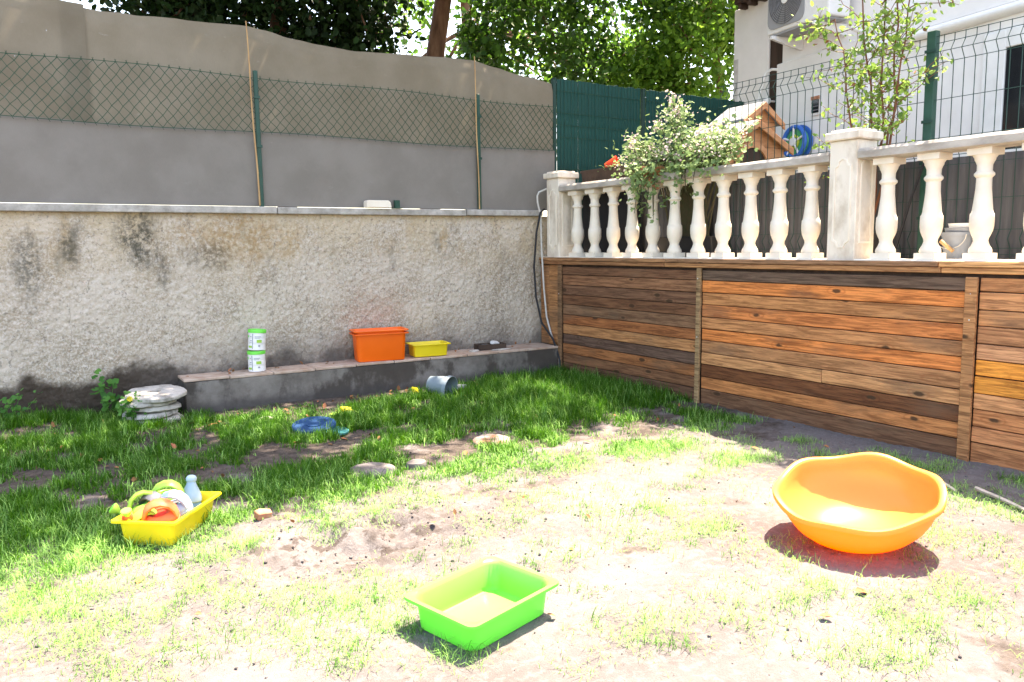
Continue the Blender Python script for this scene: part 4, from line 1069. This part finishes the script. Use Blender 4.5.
disc("white stone disc in the middle of the stack with dark gap below", (-4.30, -.40, BS + .103), .215, .045, 3, (R(1.5), R(1), 2.0))
disc("white stone disc directly under the holed top disc", (-4.34, -.40, BS + .152), .225, .05, 4, (R(0), R(-2), 2.9))
disc("topmost white stone disc with a centre hole, shifted right and tilted", (-4.275, -.41, BS + .209), .245, .05, 5, (R(3), R(-3), .5), .045)

# ------------------------------------------------------------------ pot, cup, plastic bits, lids, flat stones
pt = thing("plant_pot", "blue grey plastic plant pot lying on its side by the ledge", "pot", (-1.80, -.92, gzf(-1.80, -.92) - .006), (0, 0, R(-60)))
mb = MB(); mb.lathe([(.078, 0), (.114, .20), (.122, .20), (.122, .238), (.115, .238), (.109, .20), (.074, .008), (0, .008)], 28, top=False)
mb.build("pot_body", POTG, pt, smooth=True, loc=(-.12, 0, .108), rot=(0, R(97), 0))
cu = thing("clear_cup", "small cloudy plastic cup lying beside the fallen pot", "cup", (-1.57, -.93, gzf(-1.57, -.93)), (0, 0, R(160)))
mb = MB(); mb.lathe([(.034, 0), (.044, .085), (.048, .085), (.048, .092), (.042, .092), (.041, .085), (.031, .004), (0, .004)], 18, top=False)
mb.build("cup_body", CLEAR, cu, smooth=True, loc=(-.04, 0, .042), rot=(0, R(94), 0))
def chip(name, label, cat, x, y, poly, h, m, rot, dz=.0):
    return tag(MB().prism(poly, (0, h), 2).build(name, m, loc=(x, y, gzf(x, y) + dz), rot=rot, bevel=min(.004, h * .3)), label, cat)
chip("plastic_scrap", "bright yellow orange plastic scrap leaning below the ledge left of the pot", "scrap", -2.02, -.80, [(-.05, -.04), (.05, -.05), (.045, .05), (-.03, .055)], .02, YELLOW, (R(50), R(15), .4), .03)
chip("plastic_scrap", "orange plastic scrap in front of the fallen pot's mouth", "scrap", -1.67, -1.12, [(-.05, -.03), (.04, -.04), (.055, .025), (-.02, .04)], .018, ORANGE, (R(12), R(-8), 1.1), .012)
chip("plastic_scrap", "yellow plastic scrap in the grass behind the blue lid", "scrap", -2.86, -1.17, [(-.055, -.03), (.05, -.035), (.05, .03), (-.05, .035)], .022, YELLOW, (R(28), R(10), .2), .022)
chip("pale_scrap", "pale lime plastic scrap touching the yellow one by the blue lid", "scrap", -2.97, -1.19, [(-.06, -.02), (.05, -.03), (.05, .02), (-.05, .025)], .012, LIMEP, (R(8), 0, .5), .012)
bl = thing("blue_lid", "blue round plastic lid tilted on the grass", "lid", (-3.29, -1.60, gzf(-3.29, -1.6)), (R(7), R(-4), 0))
mb = MB(); mb.lathe([(.165, 0), (.172, .004), (.172, .022), (.166, .026), (.150, .020), (.10, .018), (0, .020)], 36, top=False); mb.build("lid_body", BLUEL, bl, smooth=True, loc=(0, 0, .032))
mb = MB(); mb.lathe([(.06, .0), (.06, .006), (.05, .008), (0, .008)], 24, top=False); mb.build("centre_boss", BLUEL, bl, smooth=True, loc=(0, 0, .0515))
tl = thing("teal_lid", "teal round lid half hidden under the blue lid", "lid", (-3.20, -1.77, gzf(-3.20, -1.77)), (R(3), R(2), 0))
mb = MB(); mb.lathe([(.12, 0), (.126, .003), (.126, .016), (.12, .018), (.10, .014), (0, .014)], 30, top=False); mb.build("lid_body", TEALL, tl, smooth=True, loc=(0, 0, .012))
def flat_stone(label, x, y, rx_, ry_, m, seed, rot):
    n = 26; g = np.random.default_rng(seed); ph = g.uniform(0, 6, 3); A = np.linspace(0, 2 * math.pi, n, endpoint=False)
    def ring(k, z): return [(rx_ * k * (1 + .05 * math.sin(3 * a + ph[0]) + .03 * math.sin(7 * a + ph[1])) * math.cos(a), ry_ * k * (1 + .05 * math.sin(2 * a + ph[2])) * math.sin(a), z + g.uniform(-.002, .002)) for a in A]
    mb = MB().rings([ring(.95, -.03), ring(1, .0), ring(.98, .022), ring(.9, .034), ring(.5, .038), ring(.15, .038)])
    return tag(mb.build("flat_stone", m, smooth=True, loc=(x, y, gzf(x, y) + .008), rot=(R(2), R(-1), rot)), label, "flat stone")
flat_stone("round flat stone with rusty patches where shade meets sun", -2.31, -2.72, .155, .15, STONEB, 1, .4)
flat_stone("oval grey flat stone in the dappled grass", -3.375, -2.98, .155, .14, STONEG, 2, -.3)
flat_stone("small grey stone sunk in the grass right of the oval stone", -3.07, -3.02, .075, .06, STONEG, 4, .2)
chip("brick_fragment", "reddish brick fragment at the edge of the grass right of the toy tub", "brick", -4.20, -3.47, [(-.045, -.03), (.03, -.04), (.05, .01), (.0, .04), (-.04, .025)], .04, BRICKM, (R(8), R(5), .3))
pebble("white_pebble", "white pebble in the grass left of the stone discs' shade", "pebble", (-4.62, -.98, gzf(-4.62, -.98) + .012), (.045, .03, .018), STONEW, 8)
pebble("white_pebble", "white pebble lying in bare soil behind the blue lid", "pebble", (-3.52, -1.05, gzf(-3.52, -1.05) + .012), (.07, .05, .03), STONEW, 9)
pebble("white_pebble", "pale stone in the grass between blue lid and ledge end", "pebble", (-3.70, -1.32, gzf(-3.7, -1.32) + .010), (.06, .04, .022), STONEW, 10)
def stick(label, pts, r_):
    q = [(x, y, gzf(x, y) + z) for x, y, z in pts]
    tag(MB().tube(q, [r_, r_ * .95, r_ * .8], 6).build("dry_stick", STICKM, smooth=True), label, "stick")
stick("pale dry stick behind the amber bowl near the planks", [(-.62, -4.95, .02), (-.68, -5.15, .022), (-.78, -5.33, .018)], .011)
stick("longer pale stick on the shaded soil right of the bowl", [(-.66, -5.38, .02), (-.74, -5.58, .02), (-.85, -5.80, .016)], .012)

# ------------------------------------------------------------------ amber rocking bowl
NB = 96
Aang = np.linspace(0, 2 * math.pi, NB, endpoint=False)
def bowl_ring(rf, zf, wav): return [((rf * (1 + .007 * wav * math.cos(6 * a))) * math.cos(a), (rf * (1 + .007 * wav * math.cos(6 * a))) * math.sin(a), zf + .009 * wav * math.cos(6 * a)) for a in Aang]
outer = [(.03, 0, 0), (.10, .002, 0), (.17, .010, 0), (.23, .028, 0), (.285, .060, .05), (.325, .100, .2), (.355, .150, .5), (.374, .200, .9), (.380, .234, 1)]
rings_ = [bowl_ring(*p) for p in outer] + [bowl_ring(.400, .234, 1.2), bowl_ring(.408, .238, 1.3), bowl_ring(.409, .258, 1.3), bowl_ring(.405, .263, 1.3), bowl_ring(.388, .264, 1.2), bowl_ring(.380, .260, 1.1), bowl_ring(.375, .250, 1)]
rings_ += [bowl_ring(r_ - .007, z + .006, w) for r_, z, w in outer[::-1][1:]]
mb = MB().rings(rings_, True, True)
ob = mb.build("rocking_bowl", TOPO, smooth=True)
# tilt towards the viewer's side: rim drops on the (-x,-y) side
rm = Matrix.Rotation(R(-12), 4, Vector((-.54, .84, 0))) @ Matrix.Rotation(R(4), 4, Vector((-.84, -.54, 0))) @ Matrix.Rotation(R(20), 4, 'Z')
zmin = min((rm @ v.co).z for v in ob.data.vertices)
ob.matrix_world = Matrix.Translation((-1.83, -5.42, gzf(-1.82, -5.42) - zmin - .004)) @ rm @ Matrix.Scale(.94, 4)
tag(ob, "big amber orange rocking bowl with wavy rim standing on the soil", "bowl")

# ------------------------------------------------------------------ toy watering cans and bottle in the yellow tub
def wcan(label, loc, rot, s, m, m2, rose=True, rosem=None):
    t = thing("toy_watering_can", label, "watering can", loc, rot, "toy watering cans in the yellow tub")
    t.scale = (s, s, s)
    def ell(a, b, z, n=24, cx_=0.0): return [(cx_ + a * math.cos(q), b * math.sin(q), z) for q in np.linspace(0, 2 * math.pi, n, endpoint=False)]
    mb = MB().rings([ell(.062, .052, 0), ell(.078, .066, .006), ell(.086, .072, .024), ell(.087, .073, .040), ell(.083, .070, .044), ell(.085, .071, .049), ell(.080, .064, .066), ell(.066, .052, .080), ell(.050, .040, .086), ell(.044, .035, .084), ell(.04, .032, .074)])
    mb.build("can_body", m, t, smooth=True)
    # the handle continues the dome of the body as a broad arch over the filling hole
    hp = [(-.074, .052), (-.070, .088), (-.050, .122), (-.018, .140), (.018, .140), (.050, .122), (.070, .088), (.074, .052)]
    mb = MB(); rs = []
    for i, (x, z) in enumerate(hp):
        a = hp[max(i - 1, 0)]; b = hp[min(i + 1, len(hp) - 1)]; tx_, tz_ = b[0] - a[0], b[1] - a[1]; l = math.hypot(tx_, tz_); nx__, nz__ = -tz_ / l, tx_ / l
        rs.append([(x + nx__ * .013 * math.cos(q), .036 * math.sin(q), z + nz__ * .013 * math.cos(q)) for q in np.linspace(0, 2 * math.pi, 10, endpoint=False)])
    mb.rings(rs).build("handle", m, t, smooth=True)
    MB().lathe([(.032, .080), (0, .081)], 20, top=False, bot=False).build("opening", m2, t)
    if rose:
        mb = MB().tube([(-.074, 0, .03), (-.098, 0, .055), (-.125, 0, .092)], [.017, .013, .010], 12); mb.build("spout", m, t, smooth=True)
        d_ = Vector((-.62, 0, .78)); p0 = Vector((-.120, 0, .086))
        r_ = MB().tube([p0, p0 + d_ * .018, p0 + d_ * .036, p0 + d_ * .043], [.010, .022, .030, .029], 18).build("rose", m if rosem is None else rosem, t, smooth=True)
        MB().tube([p0 + d_ * .0435, p0 + d_ * .0455], .024, 16).build("rose_face", m2, r_)
    return t
TR = R(53.4); cT, sT = math.cos(TR), math.sin(TR)
def intray(u, v, z): return (-4.646 + u * cT - v * sT, -3.36 + u * sT + v * cT, z)
# u runs along the tub (front left -> back right), v across it
wcan("faded orange red toy watering can at the near end of the tub", intray(-.120, -.032, .066), (R(16), R(-8), R(-14)), 1.02, REDO, REDS)
wcan("lime toy watering can lying low with its rose over the tub's left rim", intray(-.155, .072, .050), (R(20), R(24), R(18)), .85, LIMEP, LIME)
wcan("pale blue toy watering can behind the faded orange red one", intray(.015, -.045, .068), (R(14), R(-14), R(-35)), 1.0, BLUEW, GREYP, False)
wcan("charcoal toy watering can wedged in the middle of the tub", intray(-.01, .045, .075), (R(18), R(-10), R(-60)), .95, GREYP, GREYP, False)
wcan("pale lime toy watering can standing at the tub's far left side", intray(-.045, .085, .085), (R(-6), R(-14), R(-5)), .95, LIMEP, LIME)
wcan("whitish lime toy watering can highest at the back of the tub", intray(.105, .062, .088), (R(12), R(4), R(-12)), 1.0, LIMEP, LIME, False)
bt = thing("toy_bottle", "pale blue toy bottle upright in the tub's far right corner", "bottle", intray(.165, -.035, .015), (R(-6), R(4), 0))
mb = MB(); mb.lathe([(.045, 0), (.050, .006), (.050, .075), (.047, .08)], 22); mb.build("bottle_base", BLUEM, bt, smooth=True)
mb = MB(); mb.lathe([(.0475, .081), (.053, .087), (.053, .105), (.050, .12), (.038, .150), (.026, .175), (.022, .19), (.027, .196), (.028, .210), (.020, .222), (.010, .226)], 22); mb.build("bottle_top", BLUEW, bt, smooth=True)

# ------------------------------------------------------------------ weeds by the stone discs
def weed(label, x, y, h, n, seed, sz=.028, flower=False):
    g = np.random.default_rng(seed); z0 = gzf(x, y)
    t = thing("weed", label, "weed", (x, y, z0)); mb = MB(); C = []
    for k in range(n):
        e = np.array([g.normal() * .09, g.normal() * .05, h * g.uniform(.45, 1)]); pts = wander(g, (g.normal() * .012, g.normal() * .012, -.02), e, 7, .008)
        mb.tube(pts, list(np.linspace(.004, .0018, 7)), 5)
        for i in range(2, 7):
            for _ in range(2 if i < 6 else 3): C.append(pts[i] + g.normal(size=3) * .024)
    C = np.array(C); N_ = g.normal(size=(len(C), 3)) * .4 + np.array([-.3, -.45, .8])
    V, F = fan_leaves(C, N_, sz, g); fast("foliage", V, F, LEAFW, t); mb.build("stems", LEAFW, t)
    if flower:
        f = MB(); c0 = Vector(C[-1]) + Vector((.02, -.02, .02))
        for k in range(8):
            a = k * math.pi / 4; f.add([c0, c0 + Vector((.02 * math.cos(a - .3), -.01, .02 * math.sin(a - .3))), c0 + Vector((.026 * math.cos(a), -.012, .026 * math.sin(a))), c0 + Vector((.02 * math.cos(a + .3), -.01, .02 * math.sin(a + .3)))], [(0, 1, 2, 3)])
        f.build("flower", YELLOW, t)
    return t
LEAFW = mat("weed_leaf", (.06, .20, .03), rough=.5, island=.3, trans=.35)
weed("tall weed with round leaves against the wall left of the stone discs", -4.62, -.16, .42, 4, 5, .034)
weed("bushy weed with a yellow flower touching the stone discs", -4.47, -.55, .25, 8, 9, .022, True)
weed("low weed clump growing at the wall foot under the grey net's left part", -5.35, -.30, .22, 7, 12, .02)

# ------------------------------------------------------------------ grass
GR = np.random.default_rng(101)
def density(x, y):
    n1 = fbm(x * 1.35 + 3, y * 1.35, 3); n2 = fbm(x * 4.2, y * 4.2 + 8, 3)
    edge = -3.15 - .5 * sstep(-3.4, -4.6, x) + .25 * sstep(-2.2, -1.2, x)
    sh = sstep(-.30, .30, (y - edge) + .9 * (n1 - .5))
    d = sh * sstep(.40, .56, .45 * n1 + .55 * n2)                                   # lawn near the wall
    corner = sstep(1.5, .7, np.hypot((x + .9) / 1.15, (y + 1.6) / 1.05)); d = np.maximum(d, corner * .95 * sstep(.28, .42, n2))
    left = sstep(.9, .3, np.hypot((x + 5.0) / 1.0, (y + 2.2) / 1.4)); d = np.maximum(d, left * .85 * sstep(.36, .5, n2))
    strip = sstep(-1.05, -.55, x) * sstep(-1.9, -3.1, y); d *= 1 - strip                  # bare soil along the planks
    d = np.maximum(d, strip * .75 * sstep(.50, .62, n2) * sstep(-.10, -.25, x))
    bare = sstep(-.95, -.60, y + .25 * (n2 - .5)) * sstep(-4.2, -3.7, x) * sstep(-.8, -1.5, x); d *= 1 - .93 * bare
    open_ = (1 - sh) * (1 - strip)
    d = np.maximum(d, open_ * .34 * sstep(.50, .66, .5 * n1 + .5 * n2) + open_ * .04)
    for cx_, cy_, rx_, ry_, a in ((-1.22, -4.13, .30, .22, .9), (-2.49, -4.57, .26, .15, .8), (-2.45, -4.90, .35, .16, .6), (-1.53, -3.6, .5, .3, .75), (-4.25, -4.83, .34, .42, .75), (-5.3, -3.95, .4, .3, .9),
                                  (-3.95, -4.72, .34, .14, .7), (-4.46, -3.85, .22, .13, .95), (-2.4, -3.5, .6, .3, .4), (-3.0, -5.65, .3, .2, .45), (-2.65, -5.70, .35, .13, .7), (-2.3, -6.0, .5, .25, .45),
                                  (-3.35, -5.55, .3, .2, .5), (-2.75, -6.1, .35, .2, .5), (-2.7, -3.25, .5, .25, .65), (-3.85, -3.72, .3, .16, .7), (-.85, -5.6, .18, .4, .5), (-5.1, -4.3, .4, .3, .6), (-4.9, -4.6, .3, .3, .4), (-4.0, -5.32, .12, .10, .9)):
        d = np.maximum(d, a * sstep(1.15, .45, np.hypot((x - cx_) / rx_, (y - cy_) / ry_) + .5 * (n2 - .5)))
    bare2 = sstep(1.1, .6, np.hypot((x + 3.8) / .62, (y + 4.12) / .34)); d *= 1 - .9 * bare2
    for cx_, cy_, r_ in ((-3.79, -5.12, .235), (-4.646, -3.36, .19), (-1.82, -5.42, .12), (-3.375, -2.98, .15), (-2.31, -2.72, .15), (-3.29, -1.60, .12), (-4.27, -.41, .27)):
        d *= sstep(r_ * .85, r_ * 1.1, np.hypot(x - cx_, y - cy_))
    inl = (y > ly(x) - .03) & (x > -4.05); d = np.where(inl, 0, d)
    d = np.where((y > -.03) | (x > -.035), 0, d)
    return d
def blades(n_try, rmin, seed, straw=False):
    g = np.random.default_rng(seed)
    x = g.uniform(-6.3, 0, n_try); y = g.uniform(-6.6, 0, n_try)
    # only the part of the garden near the view wedge
    cxv, cyv = x + 5.24, y + 7.638
    f_ = cxv * .536 + cyv * .844; s_ = cxv * .844 - cyv * .536
    ok = (np.abs(s_) < f_ * .70 + .35) & (f_ > 2.0)
    x, y = x[ok], y[ok]
    d = density(x, y)
    keep = g.random(len(x)) < (d * (.25 + .75 * (1 - sstep(-3.6, -2.6, y))) if straw else d * (.17 + .83 * sstep(-3.9, -3.0, y)))
    x, y, d = x[keep], y[keep], d[keep]
    k = 15 if not straw else 13                              # blades per tuft
    sp = (.020 + .012 * g.random(len(x))) * (1.55 if straw else 1); big = np.repeat(.65 + .75 * g.random(len(x)), k)
    X = np.repeat(x, k) + g.normal(size=len(x) * k) * np.repeat(sp, k); Y = np.repeat(y, k) + g.normal(size=len(x) * k) * np.repeat(sp, k); Dn = np.repeat(d, k)
    ok = (X < -.03) & (Y < -.02) & ~((Y > ly(X) - .01) & (X > -4.03)); X, Y, Dn, big = X[ok], Y[ok], Dn[ok], big[ok]
    n = len(X); lush = sstep(-3.9, -2.9, Y)
    cor = sstep(1.7, .8, np.hypot((X + .9) / 1.15, (Y + 1.6) / 1.05))
    L_ = (.034 + .010 * (1 - lush) + .048 * Dn * (.45 + .55 * lush) + .03 * cor) * g.uniform(.5, 1.45, n) * big
    a = g.uniform(0, 2 * math.pi, n); lean = g.uniform(.25, 1.5, n) + .35 * (1 - lush) * (1.25 if straw else 1)
    dx, dy = np.cos(a), np.sin(a)
    wv = (.0016 + .0011 * g.random(n)) * (.58 + .67 * lush)
    wx, wy = -dy * wv, dx * wv
    Z = gz(X, Y) - .004
    def P(px, py, pz): return np.stack([px, py, pz], 1)
    c1, s1 = np.cos(lean * .45), np.sin(lean * .45); c2, s2 = np.cos(lean * 1.25), np.sin(lean * 1.25)
    mx, my, mz = X + dx * s1 * L_ * .5, Y + dy * s1 * L_ * .5, Z + c1 * L_ * .5
    ex, ey, ez = mx + dx * s2 * L_ * .5, my + dy * s2 * L_ * .5, np.maximum(mz + c2 * L_ * .5, Z + .004)
    V = np.stack([P(X - wx, Y - wy, Z), P(X + wx, Y + wy, Z), P(mx - wx * .8, my - wy * .8, mz), P(mx + wx * .8, my + wy * .8, mz), P(ex, ey, ez)], 1).reshape(-1, 3)
    o = (np.arange(n) * 5)[:, None]
    F = np.concatenate([o + np.array([[0, 1, 3]]), o + np.array([[0, 3, 2]]), o + np.array([[2, 3, 4]])])
    return V, F
V, F = blades(26000, 0, 201)
go = fast("grass", V, F, GRASS); go["kind"] = "stuff"; tag(go, "fresh green lawn grass growing in tufts over the soil", "grass")
V, F = blades(26000, 0, 202, True)
go = fast("dry_grass", V, F, STRAW); go["kind"] = "stuff"; tag(go, "pale dry straw grass mixed into the thin lawn", "grass")

# ------------------------------------------------------------------ leaf litter and crumbs of soil
g = np.random.default_rng(303)
n = 260; X = g.uniform(-5.4, -.05, n); Y = np.where(g.random(n) < .7, -.45 - np.abs(g.normal(size=n)) * .8, g.uniform(-6, -.5, n))
k_ = (Y < np.vectorize(ly)(X) - .02); X, Y = X[k_], Y[k_]
V, F = leaves(np.stack([X, Y, gz(X, Y) + .012], 1), None, .045, .65, .4, 304, .9, .0)
lo = fast("leaf_litter", V, F, DRY); lo["kind"] = "stuff"; tag(lo, "scattered dry brown leaves on the soil and grass", "leaves")
X = g.uniform(-4, -.2, 46); V, F = leaves(np.stack([X, g.uniform(-.2, -.05, 46), np.full(46, .312)], 1), None, .04, .65, .4, 305, .9, .0)
lo = fast("ledge_litter", V, F, DRY); lo["kind"] = "stuff"; tag(lo, "small dry leaves gathered on the cement ledge", "leaves")
n = 15000; X = g.uniform(-5.6, -.05, n); Y = g.uniform(-6.5, -.5, n)
near = np.exp(-(((X + 3.9) / .9) ** 2 + ((Y + 4.1) / .55) ** 2)) + .22 + .5 * (X > -1.0)
k_ = g.random(n) < near; X, Y = X[k_], Y[k_]; n = len(X)
s = .002 + .008 * g.random(n) ** 5
base = np.array([(1, 0, 0), (-1, 0, 0), (0, 1, 0), (0, -1, 0), (0, 0, 1), (0, 0, -1)], float)
V = (base[None] * s[:, None, None] * g.uniform(.6, 1.3, (n, 6, 1)) + np.stack([X, Y, gz(X, Y) + s * .4], 1)[:, None]).reshape(-1, 3)
o = (np.arange(n) * 6)[:, None]
F = np.concatenate([o + np.array([q]) for q in ((0, 2, 4), (2, 1, 4), (1, 3, 4), (3, 0, 4), (2, 0, 5), (1, 2, 5), (3, 1, 5), (0, 3, 5))])
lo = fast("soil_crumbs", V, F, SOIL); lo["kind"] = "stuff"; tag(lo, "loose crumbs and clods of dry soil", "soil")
